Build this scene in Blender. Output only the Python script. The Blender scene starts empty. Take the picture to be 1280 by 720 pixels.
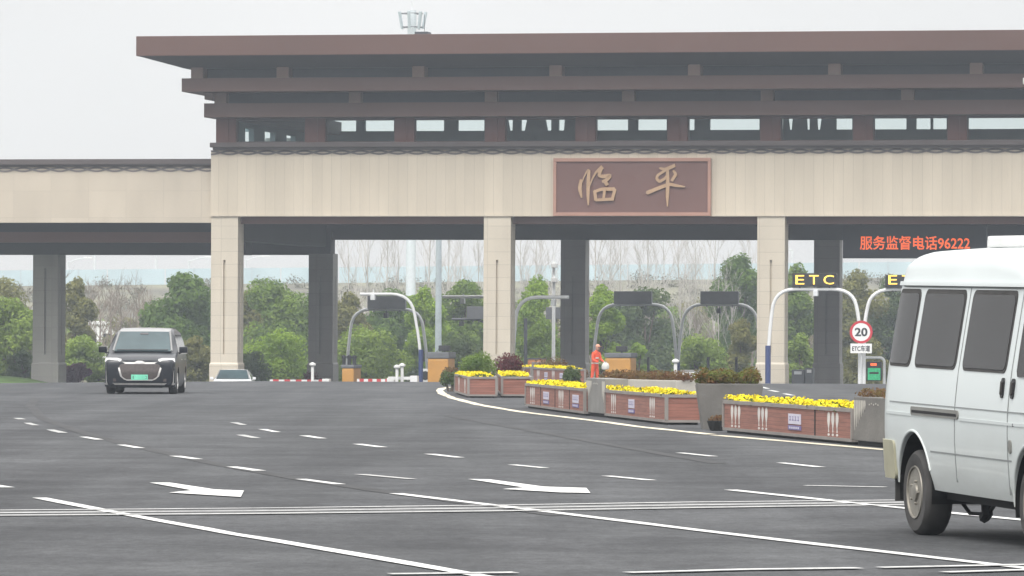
import bpy, bmesh, math, random
import numpy as np
from mathutils import Vector, Matrix, Euler
R = math.radians
SC = bpy.context.scene
COL = SC.collection
rng = np.random.default_rng(7)
random.seed(7)

# ------------------------------------------------------------------ camera
F = 6300.0                       # focal length in pixels of the 1280 px wide photograph
CAM_H = 1.55
cam_data = bpy.data.cameras.new('camera')
cam_data.sensor_width = 36.0
cam_data.lens = 36.0 * F / 1280.0
cam_data.clip_start = 0.5
cam_data.clip_end = 20000
cam = bpy.data.objects.new('camera', cam_data)
COL.objects.link(cam)
CAM_R = Euler((R(90) + math.atan(60 / F), 0, 0)).to_matrix() @ Matrix.Rotation(R(0.26), 3, 'Z')
cam.matrix_world = Matrix.Translation((0, 0, CAM_H)) @ CAM_R.to_4x4()
SC.camera = cam

# ------------------------------------------------------------------ sky, sun, exposure
SUN_EL, SUN_AZ = 52, 192          # degrees; azimuth clockwise from +Y
world = bpy.data.worlds.new('World')
SC.world = world
world.use_nodes = True
wn, wl = world.node_tree.nodes, world.node_tree.links
bg = wn['Background']
sky = wn.new('ShaderNodeTexSky')
sky.sky_type = 'NISHITA'
sky.sun_disc = False
sky.sun_elevation = R(SUN_EL)
sky.sun_rotation = R(SUN_AZ)
sky.air_density = 1.0
sky.dust_density = 6.0
sky.ozone_density = 1.0
hs = wn.new('ShaderNodeHueSaturation')
hs.inputs['Saturation'].default_value = 0.0
hs.inputs['Value'].default_value = 0.9
mx = wn.new('ShaderNodeMix'); mx.data_type = 'RGBA'
mx.inputs[0].default_value = 0.85          # cloud cover veiling the clear sky
tc = wn.new('ShaderNodeTexCoord')
cn = wn.new('ShaderNodeTexNoise'); cn.inputs['Scale'].default_value = 5.0; cn.inputs['Detail'].default_value = 3
cr = wn.new('ShaderNodeValToRGB')
cr.color_ramp.elements[0].position = 0.3; cr.color_ramp.elements[0].color = (0.885, 0.88, 0.87, 1)
cr.color_ramp.elements[1].position = 0.75; cr.color_ramp.elements[1].color = (1.08, 1.07, 1.055, 1)
wl.new(tc.outputs['Generated'], cn.inputs['Vector'])
wl.new(cn.outputs['Fac'], cr.inputs['Fac'])
wl.new(sky.outputs['Color'], hs.inputs['Color'])
wl.new(hs.outputs['Color'], mx.inputs[6])
# an overcast sky: about three times as bright overhead as at the horizon
sx = wn.new('ShaderNodeSeparateXYZ'); wl.new(tc.outputs['Generated'], sx.inputs[0])
mr = wn.new('ShaderNodeMapRange'); mr.interpolation_type = 'SMOOTHSTEP'
mr.inputs['From Min'].default_value = 0.06; mr.inputs['From Max'].default_value = 0.9
mr.inputs['To Min'].default_value = 4.5; mr.inputs['To Max'].default_value = 13.5
wl.new(sx.outputs['Z'], mr.inputs['Value'])
vm = wn.new('ShaderNodeVectorMath'); vm.operation = 'SCALE'
wl.new(cr.outputs['Color'], vm.inputs[0]); wl.new(mr.outputs['Result'], vm.inputs['Scale'])
wl.new(vm.outputs[0], mx.inputs[7])
wl.new(mx.outputs[2], bg.inputs['Color'])
bg.inputs['Strength'].default_value = 0.14
sun_data = bpy.data.lights.new('sun', 'SUN')
sun_data.energy = 1.35
sun_data.angle = R(25)
sun_data.color = (1.0, 0.965, 0.91)
sun = bpy.data.objects.new('sun', sun_data)
COL.objects.link(sun)
_az, _el = R(SUN_AZ), R(SUN_EL)
to_sun = Vector((math.sin(_az) * math.cos(_el), math.cos(_az) * math.cos(_el), math.sin(_el)))
sun.rotation_euler = to_sun.to_track_quat('Z', 'Y').to_euler()
SC.view_settings.view_transform = 'Standard'
SC.view_settings.look = 'None'
SC.view_settings.exposure = 0.6
SC.view_settings.gamma = 1.0
SC.cycles.volume_bounces = 2
SC.cycles.max_bounces = 8
SC.cycles.transparent_max_bounces = 24

# ------------------------------------------------------------------ geometry of the view
C = Vector((0, 0, CAM_H))
def ray(px, py):
    return CAM_R @ Vector(((px - 640) / F, -(py - 360) / F, -1))
def P(px, py, Y):
    d = ray(px, py)
    return C + d * (Y / d.y)
def sstep(a, b, x):
    t = min(1, max(0, (x - a) / (b - a)))
    return t * t * (3 - 2 * t)
def gz(x, y):
    """Height of the ground: flat towards the camera, dipping behind a low crest before the gate."""
    t = max(0.0, y - 160)
    z = -2.6e-4 * t * t if y < 240 else -1.664 - 0.35 * (1 - math.exp(-(y - 240) * 0.0416 / 0.35))
    w = sstep(120, 175, y)
    z -= w * min(0.22, 0.012 * max(0, -x - 9))
    k = sstep(-15.5, -20, x) * sstep(195, 230, y)
    return z + k * (max(z, -1.0) - z)
def G(px, py):
    d = ray(px, py)
    t = 15.0
    while t < 420:
        p = C + d * t
        if p.z <= gz(p.x, p.y):
            break
        t += 0.5
    lo, hi = t - 0.5, t
    for _ in range(30):
        m = (lo + hi) / 2
        p = C + d * m
        if p.z <= gz(p.x, p.y): hi = m
        else: lo = m
    p = C + d * hi
    return Vector((p.x, p.y, gz(p.x, p.y)))
PHI = math.atan(1245 / F)
GO = P(640, 420, 242)
UD = Vector((math.cos(PHI), -math.sin(PHI), 0))
VD = Vector((math.sin(PHI), math.cos(PHI), 0))
def W(px, py, v):
    """World point where a pixel's ray meets the plane v metres behind the front of the gate."""
    d = ray(px, py)
    t = (v - (C - GO).dot(VD)) / d.dot(VD)
    return C + d * t
def U(px, v, py=300): return (W(px, py, v) - GO).dot(UD)
def Z(py, v, px=640): return W(px, py, v).z
def gpoint(u, v):
    p = GO + UD * u + VD * v
    return Vector((p.x, p.y, gz(p.x, p.y)))

# ------------------------------------------------------------------ mesh helpers
class MB:
    def __init__(s): s.bm = bmesh.new()
    def poly(s, pts):
        try: return s.bm.faces.new([s.bm.verts.new(p) for p in pts])
        except ValueError: return None
    def box(s, x0, x1, y0, y1, z0, z1, bev=0.0):
        b = s.bm
        v = [b.verts.new(p) for p in ((x0,y0,z0),(x1,y0,z0),(x1,y1,z0),(x0,y1,z0),(x0,y0,z1),(x1,y0,z1),(x1,y1,z1),(x0,y1,z1))]
        fs = [b.faces.new([v[i] for i in q]) for q in ((3,2,1,0),(4,5,6,7),(0,1,5,4),(1,2,6,5),(2,3,7,6),(3,0,4,7))]
        if bev:
            es = list({e for f in fs for e in f.edges})
            bmesh.ops.bevel(b, geom=es, offset=bev, segments=2, affect='EDGES', profile=0.7)
        return s
    def frustum(s, r0, z0, r1, z1):
        b = s.bm
        lo = [b.verts.new((x, y, z0)) for x, y in ((r0[0],r0[2]),(r0[1],r0[2]),(r0[1],r0[3]),(r0[0],r0[3]))]
        hi = [b.verts.new((x, y, z1)) for x, y in ((r1[0],r1[2]),(r1[1],r1[2]),(r1[1],r1[3]),(r1[0],r1[3]))]
        b.faces.new(lo[::-1]); b.faces.new(hi)
        for i in range(4):
            j = (i + 1) % 4
            b.faces.new((lo[i], lo[j], hi[j], hi[i]))
        return s
    def prism(s, pts, y0, y1):
        """Outline (x, z) extruded along y."""
        b = s.bm
        a = [b.verts.new((p[0], y0, p[1])) for p in pts]
        c = [b.verts.new((p[0], y1, p[1])) for p in pts]
        n = len(pts)
        b.faces.new(a); b.faces.new(c[::-1])
        for i in range(n):
            j = (i + 1) % n
            b.faces.new((a[j], a[i], c[i], c[j]))
        return s
    def tube(s, pts, r, n=8, cap=True):
        b = s.bm
        pts = [Vector(p) for p in pts]
        rs = r if isinstance(r, (list, tuple)) else [r] * len(pts)
        rings = []
        ref = None
        for i, p in enumerate(pts):
            d = (pts[min(i + 1, len(pts) - 1)] - pts[max(i - 1, 0)]).normalized()
            if ref is None:
                ref = Vector((0, 0, 1)) if abs(d.z) < 0.9 else Vector((0, 1, 0))
            a = d.cross(ref)
            if a.length < 1e-4: a = d.cross(Vector((1, 0.1, 0)))
            a.normalize(); c = d.cross(a).normalized()
            ref = c.cross(d) * -1 if False else ref
            rings.append([b.verts.new(p + (a * math.cos(2*math.pi*k/n) + c * math.sin(2*math.pi*k/n)) * rs[i]) for k in range(n)])
        for i in range(len(rings) - 1):
            for k in range(n):
                b.faces.new((rings[i][k], rings[i][(k+1)%n], rings[i+1][(k+1)%n], rings[i+1][k]))
        if cap:
            b.faces.new(rings[0][::-1]); b.faces.new(rings[-1])
        return s
    def lathe(s, prof, axis='z', n=28, c=(0,0,0)):
        """Profile of (r, h) turned about an axis through c."""
        b = s.bm
        rings = []
        for r_, h in prof:
            ring = []
            for k in range(n):
                a = 2 * math.pi * k / n
                q = (r_*math.cos(a), r_*math.sin(a), h) if axis == 'z' else ((r_*math.cos(a), h, r_*math.sin(a)) if axis == 'y' else (h, r_*math.cos(a), r_*math.sin(a)))
                ring.append(b.verts.new((q[0]+c[0], q[1]+c[1], q[2]+c[2])))
            rings.append(ring)
        for i in range(len(rings) - 1):
            for k in range(n):
                b.faces.new((rings[i][k], rings[i][(k+1)%n], rings[i+1][(k+1)%n], rings[i+1][k]))
        b.faces.new(rings[0][::-1]); b.faces.new(rings[-1])
        return s
    def build(s, name, m, parent=None, off=None, smooth=False, mesh_only=False):
        me = bpy.data.meshes.new(name)
        if off is not None:
            bmesh.ops.translate(s.bm, verts=s.bm.verts, vec=Vector(off))
        bmesh.ops.recalc_face_normals(s.bm, faces=s.bm.faces)
        s.bm.to_mesh(me); s.bm.free()
        return link(name, me, m, parent, smooth)
def link(name, me, m, parent=None, smooth=False):
    me.materials.clear()
    me.materials.append(m)
    if smooth:
        me.shade_smooth()
        me.set_sharp_from_angle(angle=R(smooth if smooth is not True else 35))
    o = bpy.data.objects.new(name, me)
    COL.objects.link(o)
    if parent is not None: o.parent = parent
    return o
def tag(o, label=None, cat=None, group=None, kind=None):
    if label: o['label'] = label
    if cat: o['category'] = cat
    if group: o['group'] = group
    if kind: o['kind'] = kind
    return o
def empty(name, loc, rz=0.0, label=None, cat=None, group=None):
    o = bpy.data.objects.new(name, None)
    o.empty_display_size = 0.3
    COL.objects.link(o)
    o.location = loc
    o.rotation_euler = (0, 0, rz)
    return tag(o, label, cat, group)
def kids(o): return [c for c in COL.objects if c.parent == o]
def copy_tree(o, parent=None):
    c = o.copy(); COL.objects.link(c)
    if parent is not None: c.parent = parent
    for k in list(o.children): copy_tree(k, c)
    return c
def text_mesh(name, body, m, parent, x0, x1, z0, z1, y, depth=0.03, bold=0.0):
    """Lettering fitted into x0..x1, z0..z1 on a plane facing -y."""
    cu = bpy.data.curves.new('lettering', 'FONT')
    cu.body = body; cu.offset = bold
    cu.resolution_u = 3
    t = bpy.data.objects.new('lettering', cu)
    COL.objects.link(t)
    dg = bpy.context.evaluated_depsgraph_get()
    dg.update()
    me = bpy.data.meshes.new_from_object(t.evaluated_get(dg))
    bpy.data.objects.remove(t); bpy.data.curves.remove(cu)
    bm = bmesh.new(); bm.from_mesh(me)
    xs = [v.co.x for v in bm.verts]; ys = [v.co.y for v in bm.verts]
    a, b_, c_, d_ = min(xs), max(xs), min(ys), max(ys)
    r = bmesh.ops.extrude_face_region(bm, geom=bm.faces[:])
    for v in bm.verts:
        v.co = Vector((x0 + (v.co.x - a) / (b_ - a) * (x1 - x0), y, z0 + (v.co.y - c_) / (d_ - c_) * (z1 - z0)))
    for e in r['geom']:
        if isinstance(e, bmesh.types.BMVert): e.co.y -= depth
    bmesh.ops.recalc_face_normals(bm, faces=bm.faces)
    bm.to_mesh(me); bm.free()
    return link(name, me, m, parent)

# ------------------------------------------------------------------ materials
def new_mat(name):
    m = bpy.data.materials.new(name); m.use_nodes = True
    return m, m.node_tree.nodes, m.node_tree.links, m.node_tree.nodes['Principled BSDF']
def N(nodes, typ, **kw):
    n = nodes.new(typ)
    for k, v in kw.items(): setattr(n, k, v)
    return n
def rgba(c): return (c[0], c[1], c[2], 1)
def mat(name, col, rough=0.6, metal=0.0, var=0.12, scale=3.0, bump=0.0, bscale=30.0, coat=0.0, col2=None, emit=0.0, spec=0.4, stretch=None, alpha=None):
    m, n, l, b = new_mat(name)
    b.inputs['Roughness'].default_value = rough
    b.inputs['Metallic'].default_value = metal
    b.inputs['Coat Weight'].default_value = coat
    b.inputs['Coat Roughness'].default_value = 0.05
    b.inputs['Specular IOR Level'].default_value = spec
    t = N(n, 'ShaderNodeTexCoord'); mp = N(n, 'ShaderNodeMapping')
    if stretch: mp.inputs['Scale'].default_value = stretch
    l.new(t.outputs['Object'], mp.inputs['Vector'])
    no = N(n, 'ShaderNodeTexNoise'); no.inputs['Scale'].default_value = scale; no.inputs['Detail'].default_value = 5
    l.new(mp.outputs['Vector'], no.inputs['Vector'])
    rp = N(n, 'ShaderNodeValToRGB')
    c2 = col2 or col
    rp.color_ramp.elements[0].position = 0.3; rp.color_ramp.elements[1].position = 0.7
    rp.color_ramp.elements[0].color = rgba([c * (1 - var) for c in col])
    rp.color_ramp.elements[1].color = rgba([min(1, c * (1 + var)) for c in c2])
    l.new(no.outputs['Fac'], rp.inputs['Fac'])
    l.new(rp.outputs['Color'], b.inputs['Base Color'])
    if emit:
        l.new(rp.outputs['Color'], b.inputs['Emission Color']); b.inputs['Emission Strength'].default_value = emit
    if bump:
        n2 = N(n, 'ShaderNodeTexNoise'); n2.inputs['Scale'].default_value = bscale; n2.inputs['Detail'].default_value = 4
        l.new(mp.outputs['Vector'], n2.inputs['Vector'])
        bp = N(n, 'ShaderNodeBump'); bp.inputs['Strength'].default_value = bump; bp.inputs['Distance'].default_value = 0.02
        l.new(n2.outputs['Fac'], bp.inputs['Height']); l.new(bp.outputs['Normal'], b.inputs['Normal'])
    return m
def panel_mat(name, col, pw, ph, joint=0.75, tone=0.08, rough=0.55, mortar=0.012, squash_axis=True, wear=0.1):
    """Cladding laid as panels pw wide and ph high on vertical faces."""
    m, n, l, b = new_mat(name)
    b.inputs['Roughness'].default_value = rough
    t = N(n, 'ShaderNodeTexCoord'); sp = N(n, 'ShaderNodeSeparateXYZ'); cb = N(n, 'ShaderNodeCombineXYZ'); ad = N(n, 'ShaderNodeMath', operation='ADD')
    l.new(t.outputs['Object'], sp.inputs[0])
    l.new(sp.outputs['X'], ad.inputs[0]); l.new(sp.outputs['Y'], ad.inputs[1])
    l.new(ad.outputs[0], cb.inputs['X']); l.new(sp.outputs['Z'], cb.inputs['Y'])
    br = N(n, 'ShaderNodeTexBrick'); br.offset = 0.0; br.squash = 1.0
    br.inputs['Scale'].default_value = 1.0
    br.inputs['Brick Width'].default_value = pw; br.inputs['Row Height'].default_value = ph
    br.inputs['Mortar Size'].default_value = mortar; br.inputs['Mortar Smooth'].default_value = 0.3; br.inputs['Bias'].default_value = 0.0
    br.inputs['Color1'].default_value = rgba([c * (1 - tone) for c in col]); br.inputs['Color2'].default_value = rgba([min(1, c * (1 + tone)) for c in col])
    br.inputs['Mortar'].default_value = rgba([c * joint for c in col])
    l.new(cb.outputs[0], br.inputs['Vector'])
    no = N(n, 'ShaderNodeTexNoise'); no.inputs['Scale'].default_value = 0.5; no.inputs['Detail'].default_value = 6
    mp = N(n, 'ShaderNodeMapping'); mp.inputs['Scale'].default_value = (1.6, 1.6, 0.35)
    l.new(t.outputs['Object'], mp.inputs[0]); l.new(mp.outputs[0], no.inputs['Vector'])
    rp = N(n, 'ShaderNodeValToRGB')
    rp.color_ramp.elements[0].position = 0.32; rp.color_ramp.elements[1].position = 0.68
    rp.color_ramp.elements[0].color = rgba([1 - 1.6 * wear] * 3); rp.color_ramp.elements[1].color = rgba([1.0] * 3)
    l.new(no.outputs['Fac'], rp.inputs['Fac'])
    mu = N(n, 'ShaderNodeMix', data_type='RGBA', blend_type='MULTIPLY'); mu.inputs[0].default_value = 1.0
    l.new(br.outputs['Color'], mu.inputs[6]); l.new(rp.outputs['Color'], mu.inputs[7])
    l.new(mu.outputs[2], b.inputs['Base Color'])
    return m
def glass_mat(name, tint, rough=0.03, through=0.6):
    m, n, l, b = new_mat(name)
    tr = N(n, 'ShaderNodeBsdfTransparent'); tr.inputs[0].default_value = rgba(tint)
    b.inputs['Base Color'].default_value = rgba([c * 0.25 for c in tint]); b.inputs['Roughness'].default_value = rough
    b.inputs['Specular IOR Level'].default_value = 0.6
    ms = N(n, 'ShaderNodeMixShader'); ms.inputs[0].default_value = through
    l.new(b.outputs[0], ms.inputs[1]); l.new(tr.outputs[0], ms.inputs[2])
    l.new(ms.outputs[0], n['Material Output'].inputs['Surface'])
    return m
def leaf_mat(name, c1, c2, scale=1.2, trans=0.40):
    m, n, l, b = new_mat(name)
    t = N(n, 'ShaderNodeTexCoord')
    no = N(n, 'ShaderNodeTexNoise'); no.inputs['Scale'].default_value = scale; no.inputs['Detail'].default_value = 6; no.inputs['Roughness'].default_value = 0.7
    l.new(t.outputs['Object'], no.inputs['Vector'])
    rp = N(n, 'ShaderNodeValToRGB')
    rp.color_ramp.elements[0].position = 0.34; rp.color_ramp.elements[1].position = 0.66
    rp.color_ramp.elements[0].color = rgba(c1); rp.color_ramp.elements[1].color = rgba(c2)
    l.new(no.outputs['Fac'], rp.inputs['Fac'])
    l.new(rp.outputs['Color'], b.inputs['Base Color'])
    b.inputs['Roughness'].default_value = 0.7; b.inputs['Specular IOR Level'].default_value = 0.15
    tl = N(n, 'ShaderNodeBsdfTranslucent'); l.new(rp.outputs['Color'], tl.inputs[0])
    ms = N(n, 'ShaderNodeMixShader'); ms.inputs[0].default_value = trans
    l.new(b.outputs[0], ms.inputs[1]); l.new(tl.outputs[0], ms.inputs[2])
    l.new(ms.outputs[0], n['Material Output'].inputs['Surface'])
    return m
def asphalt_mat(name):
    m, n, l, b = new_mat(name)
    t = N(n, 'ShaderNodeTexCoord')
    def noise(sc, vec_scale, det=5, rou=0.6):
        mp = N(n, 'ShaderNodeMapping'); mp.inputs['Scale'].default_value = vec_scale
        l.new(t.outputs['Object'], mp.inputs[0])
        q = N(n, 'ShaderNodeTexNoise'); q.inputs['Scale'].default_value = sc; q.inputs['Detail'].default_value = det; q.inputs['Roughness'].default_value = rou
        l.new(mp.outputs[0], q.inputs['Vector'])
        return q.outputs['Fac']
    def ramp(src, a, b_, ca, cb_):
        rp = N(n, 'ShaderNodeValToRGB')
        rp.color_ramp.elements[0].position = a; rp.color_ramp.elements[1].position = b_
        rp.color_ramp.elements[0].color = rgba(ca); rp.color_ramp.elements[1].color = rgba(cb_)
        l.new(src, rp.inputs['Fac']); return rp.outputs['Color']
    def mul(x, y):
        q = N(n, 'ShaderNodeMix', data_type='RGBA', blend_type='MULTIPLY'); q.inputs[0].default_value = 1.0
        l.new(x, q.inputs[6]); l.new(y, q.inputs[7]); return q.outputs[2]
    base = ramp(noise(0.09, (1, 0.35, 1)), 0.35, 0.65, (0.064, 0.066, 0.069), (0.082, 0.084, 0.088))
    streak = ramp(noise(0.5, (1.0, 0.045, 1), 3), 0.36, 0.62, (0.74, 0.74, 0.75), (1.10, 1.10, 1.10))
    blot = ramp(noise(0.8, (1, 0.8, 1), 6, 0.62), 0.36, 0.64, (0.74, 0.74, 0.75), (1.12, 1.12, 1.12))
    grain = ramp(noise(45, (1, 1, 1), 2), 0.3, 0.7, (0.74, 0.74, 0.74), (1.24, 1.24, 1.24))
    smear = ramp(noise(0.22, (0.5, 1.0, 1), 6, 0.65), 0.36, 0.62, (0.80, 0.80, 0.81), (1.06, 1.06, 1.06))
    speck = ramp(noise(9, (1, 0.35, 1), 5, 0.8), 0.34, 0.62, (0.72, 0.72, 0.72), (1.16, 1.16, 1.16))
    l.new(mul(mul(mul(mul(mul(base, streak), blot), grain), smear), speck), b.inputs['Base Color'])
    b.inputs['Roughness'].default_value = 0.88; b.inputs['Specular IOR Level'].default_value = 0.2
    bp = N(n, 'ShaderNodeBump'); bp.inputs['Strength'].default_value = 0.35; bp.inputs['Distance'].default_value = 0.01
    l.new(noise(60, (1, 1, 1), 3), bp.inputs['Height']); l.new(bp.outputs['Normal'], b.inputs['Normal'])
    return m
def paint_mat(name, col, wear=0.45):
    """Road paint with worn, patchy coverage: the paint itself is thin and greyer where rubbed."""
    m, n, l, b = new_mat(name)
    t = N(n, 'ShaderNodeTexCoord')
    no = N(n, 'ShaderNodeTexNoise'); no.inputs['Scale'].default_value = 3.5; no.inputs['Detail'].default_value = 10; no.inputs['Roughness'].default_value = 0.85
    l.new(t.outputs['Object'], no.inputs['Vector'])
    rp = N(n, 'ShaderNodeValToRGB')
    rp.color_ramp.elements[0].position = 0.3; rp.color_ramp.elements[1].position = 0.55
    rp.color_ramp.elements[0].color = rgba([c * (1 - wear) for c in col]); rp.color_ramp.elements[1].color = rgba(col)
    l.new(no.outputs['Fac'], rp.inputs['Fac']); l.new(rp.outputs['Color'], b.inputs['Base Color'])
    b.inputs['Roughness'].default_value = 0.7
    n2 = N(n, 'ShaderNodeTexNoise'); n2.inputs['Scale'].default_value = 11; n2.inputs['Detail'].default_value = 6; n2.inputs['Roughness'].default_value = 0.8
    l.new(t.outputs['Object'], n2.inputs['Vector'])
    r2 = N(n, 'ShaderNodeValToRGB'); r2.color_ramp.elements[0].position = 0.36; r2.color_ramp.elements[1].position = 0.46
    r2.color_ramp.elements[0].color = (0.14, 0.14, 0.14, 1); r2.color_ramp.elements[1].color = (1, 1, 1, 1)
    l.new(n2.outputs['Fac'], r2.inputs['Fac'])
    q = N(n, 'ShaderNodeMix', data_type='RGBA'); l.new(r2.outputs['Color'], q.inputs[0]); q.inputs[6].default_value = (0.12, 0.12, 0.122, 1); l.new(rp.outputs['Color'], q.inputs[7])
    l.new(q.outputs[2], b.inputs['Base Color'])
    return m
M = {}
M['asphalt'] = asphalt_mat('asphalt')
M['road_paint'] = paint_mat('road_paint', (0.62, 0.62, 0.605))
M['band_paint'] = paint_mat('rubbed_band_paint', (0.115, 0.116, 0.118), 0.35)
M['faint_paint'] = paint_mat('faint_paint', (0.42, 0.42, 0.41), 0.6)
M['rubber_mark'] = mat('rubber_mark', (0.032, 0.032, 0.034), 0.85, var=0.25, scale=0.6)
M['yellow_paint'] = paint_mat('cream_line_paint', (0.66, 0.60, 0.46), 0.35)
M['soil'] = mat('soil', (0.16, 0.14, 0.10), 0.95, var=0.3, scale=0.15, col2=(0.12, 0.13, 0.08))
M['lawn'] = mat('lawn', (0.085, 0.15, 0.035), 0.9, var=0.35, scale=1.4, bump=0.6, bscale=6)
M['brush'] = mat('brush_slope', (0.145, 0.135, 0.115), 0.95, var=0.3, scale=0.25, col2=(0.15, 0.145, 0.10), bump=0.8, bscale=0.8)
M['cream'] = panel_mat('cream_stone_cladding', (0.60, 0.53, 0.425), 0.47, 9.0, 0.80, 0.045, wear=0.085)
M['cream_wing'] = panel_mat('cream_wing_cladding', (0.54, 0.475, 0.385), 1.9, 1.3, 0.86, 0.04, wear=0.08)
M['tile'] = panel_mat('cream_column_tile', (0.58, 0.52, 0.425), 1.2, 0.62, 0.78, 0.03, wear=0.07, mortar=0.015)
M['tile_shaded'] = panel_mat('shaded_column_tile', (0.30, 0.285, 0.27), 1.2, 0.62, 0.85, 0.04, wear=0.1, mortar=0.015)  # column tile darkened, painting in the shade under the canopies
M['roof'] = mat('brown_roof_metal', (0.100, 0.052, 0.041), 0.5, var=0.10, scale=0.12)
M['beam'] = mat('brown_beam', (0.088, 0.050, 0.042), 0.55, var=0.10, scale=0.15)
M['soffit'] = mat('brown_soffit', (0.095, 0.070, 0.066), 0.6, var=0.10, scale=0.2)
M['bracket'] = mat('bracket_wood', (0.165, 0.110, 0.090), 0.6, var=0.12, scale=1)
M['post'] = mat('red_brown_post', (0.130, 0.055, 0.046), 0.55, var=0.12, scale=0.8)
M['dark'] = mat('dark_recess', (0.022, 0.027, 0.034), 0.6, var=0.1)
M['slate'] = mat('dark_slate_soffit', (0.050, 0.050, 0.055), 0.7, var=0.12, scale=0.2)
M['cornice'] = mat('grey_brown_cornice', (0.085, 0.070, 0.068), 0.6, var=0.12, scale=0.4)
M['lace'] = mat('grey_lace_trim', (0.17, 0.15, 0.145), 0.6, var=0.1, scale=1)
M['interior'] = mat('gallery_interior', (0.22, 0.315, 0.345), 0.8, var=0.1, scale=0.3)
M['pale_curtain'] = mat('pale_curtain', (0.42, 0.46, 0.45), 0.9, var=0.1)
M['teal_glass'] = glass_mat('teal_glass', (0.93, 0.985, 0.98), 0.02, 0.93)
M['sign_board'] = mat('sign_board_brown', (0.150, 0.076, 0.064), 0.6, var=0.06, scale=0.5)
M['sign_frame'] = mat('sign_frame_copper', (0.38, 0.21, 0.16), 0.5, var=0.12, scale=0.5)
M['sign_gold'] = mat('sign_letter_gold', (0.42, 0.275, 0.165), 0.5, var=0.10, scale=2)
M['white_steel'] = mat('white_painted_steel', (0.72, 0.73, 0.73), 0.4, var=0.06)
M['grey_steel'] = mat('grey_steel', (0.62, 0.64, 0.65), 0.45, 0.0, var=0.08)
M['mast_pale'] = mat('pale_mast_paint', (0.58, 0.63, 0.66), 0.6, var=0.05)
M['pale_steel'] = mat('pale_blue_grey_steel', (0.44, 0.50, 0.53), 0.5, 0.1, var=0.08)
M['dark_steel'] = mat('dark_steel', (0.06, 0.065, 0.075), 0.5, 0.2, var=0.1)
M['board_back'] = mat('display_back_grey', (0.12, 0.125, 0.135), 0.55, var=0.08)
M['blue_sleeve'] = mat('blue_sleeve', (0.035, 0.055, 0.16), 0.5, var=0.1)
M['black'] = mat('black_plastic', (0.018, 0.018, 0.020), 0.45, var=0.15)
M['led_yellow'] = mat('led_yellow', (1.0, 0.64, 0.10), 0.5, var=0.0, emit=0.85)
M['led_red'] = mat('led_red', (1.0, 0.15, 0.035), 0.5, var=0.0, emit=0.62)
M['led_green'] = mat('led_green', (0.03, 0.48, 0.20), 0.5, var=0.25, scale=9, emit=0.12)
M['white_sign'] = mat('white_sign_sheet', (0.78, 0.78, 0.77), 0.4, var=0.03)
M['red_sign'] = mat('red_sign_sheet', (0.52, 0.03, 0.045), 0.45, var=0.05)
M['sign_black'] = mat('sign_black_print', (0.03, 0.03, 0.035), 0.5, var=0.05)
M['orange_pad'] = mat('orange_yellow_pad', (0.47, 0.235, 0.05), 0.55, var=0.10, scale=1.5)
M['orange_soft'] = mat('orange_barrel', (0.62, 0.26, 0.10), 0.55, var=0.10, scale=1.5)
M['red'] = mat('red_paint', (0.50, 0.045, 0.05), 0.5, var=0.1)
M['white_plastic'] = mat('white_plastic', (0.70, 0.70, 0.69), 0.45, var=0.06)
M['concrete'] = mat('pale_concrete', (0.44, 0.42, 0.38), 0.85, var=0.12, scale=1.2, bump=0.2)
M['stone'] = mat('grey_planter_stone', (0.155, 0.148, 0.138), 0.8, var=0.14, scale=2.0, bump=0.3, bscale=18)
M['stone_light'] = mat('grey_box_stone', (0.21, 0.205, 0.195), 0.75, var=0.13, scale=2.2, bump=0.2)
M['rim'] = mat('grey_planter_rim', (0.235, 0.215, 0.20), 0.7, var=0.12, scale=2.5)
M['decal'] = mat('white_decal', (0.60, 0.575, 0.55), 0.6, var=0.15, scale=6)
M['plaque'] = mat('lavender_plaque', (0.56, 0.54, 0.64), 0.45, var=0.10, scale=4)
M['plaque_ink'] = mat('plaque_violet_ink', (0.16, 0.13, 0.30), 0.5, var=0.2, scale=9)
M['plinth'] = mat('black_plinth', (0.012, 0.012, 0.012), 0.8, var=0.1)
def slat_mat():
    m, n, l, b = new_mat('red_brown_planter_slats')
    t = N(n, 'ShaderNodeTexCoord')
    sp = N(n, 'ShaderNodeSeparateXYZ'); l.new(t.outputs['Object'], sp.inputs[0])
    mu = N(n, 'ShaderNodeMath', operation='MULTIPLY'); mu.inputs[1].default_value = 1 / 0.062
    fr = N(n, 'ShaderNodeMath', operation='FRACT'); l.new(sp.outputs['Z'], mu.inputs[0]); l.new(mu.outputs[0], fr.inputs[0])
    rp = N(n, 'ShaderNodeValToRGB')
    e = rp.color_ramp.elements
    e[0].position = 0.0; e[0].color = (0.40, 0.40, 0.40, 1); e[1].position = 0.16; e[1].color = (1, 1, 1, 1)
    l.new(fr.outputs[0], rp.inputs['Fac'])
    no = N(n, 'ShaderNodeTexNoise'); no.inputs['Scale'].default_value = 1.5; no.inputs['Detail'].default_value = 6
    mp = N(n, 'ShaderNodeMapping'); mp.inputs['Scale'].default_value = (1, 1, 14); l.new(t.outputs['Object'], mp.inputs[0]); l.new(mp.outputs[0], no.inputs['Vector'])
    r2 = N(n, 'ShaderNodeValToRGB'); r2.color_ramp.elements[0].position = 0.3; r2.color_ramp.elements[1].position = 0.7
    r2.color_ramp.elements[0].color = (0.195, 0.082, 0.060, 1); r2.color_ramp.elements[1].color = (0.315, 0.132, 0.098, 1)
    l.new(no.outputs['Fac'], r2.inputs['Fac'])
    q = N(n, 'ShaderNodeMix', data_type='RGBA', blend_type='MULTIPLY'); q.inputs[0].default_value = 1.0
    l.new(r2.outputs[0], q.inputs[6]); l.new(rp.outputs[0], q.inputs[7]); l.new(q.outputs[2], b.inputs['Base Color'])
    b.inputs['Roughness'].default_value = 0.65
    return m
M['slats'] = slat_mat()
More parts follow.
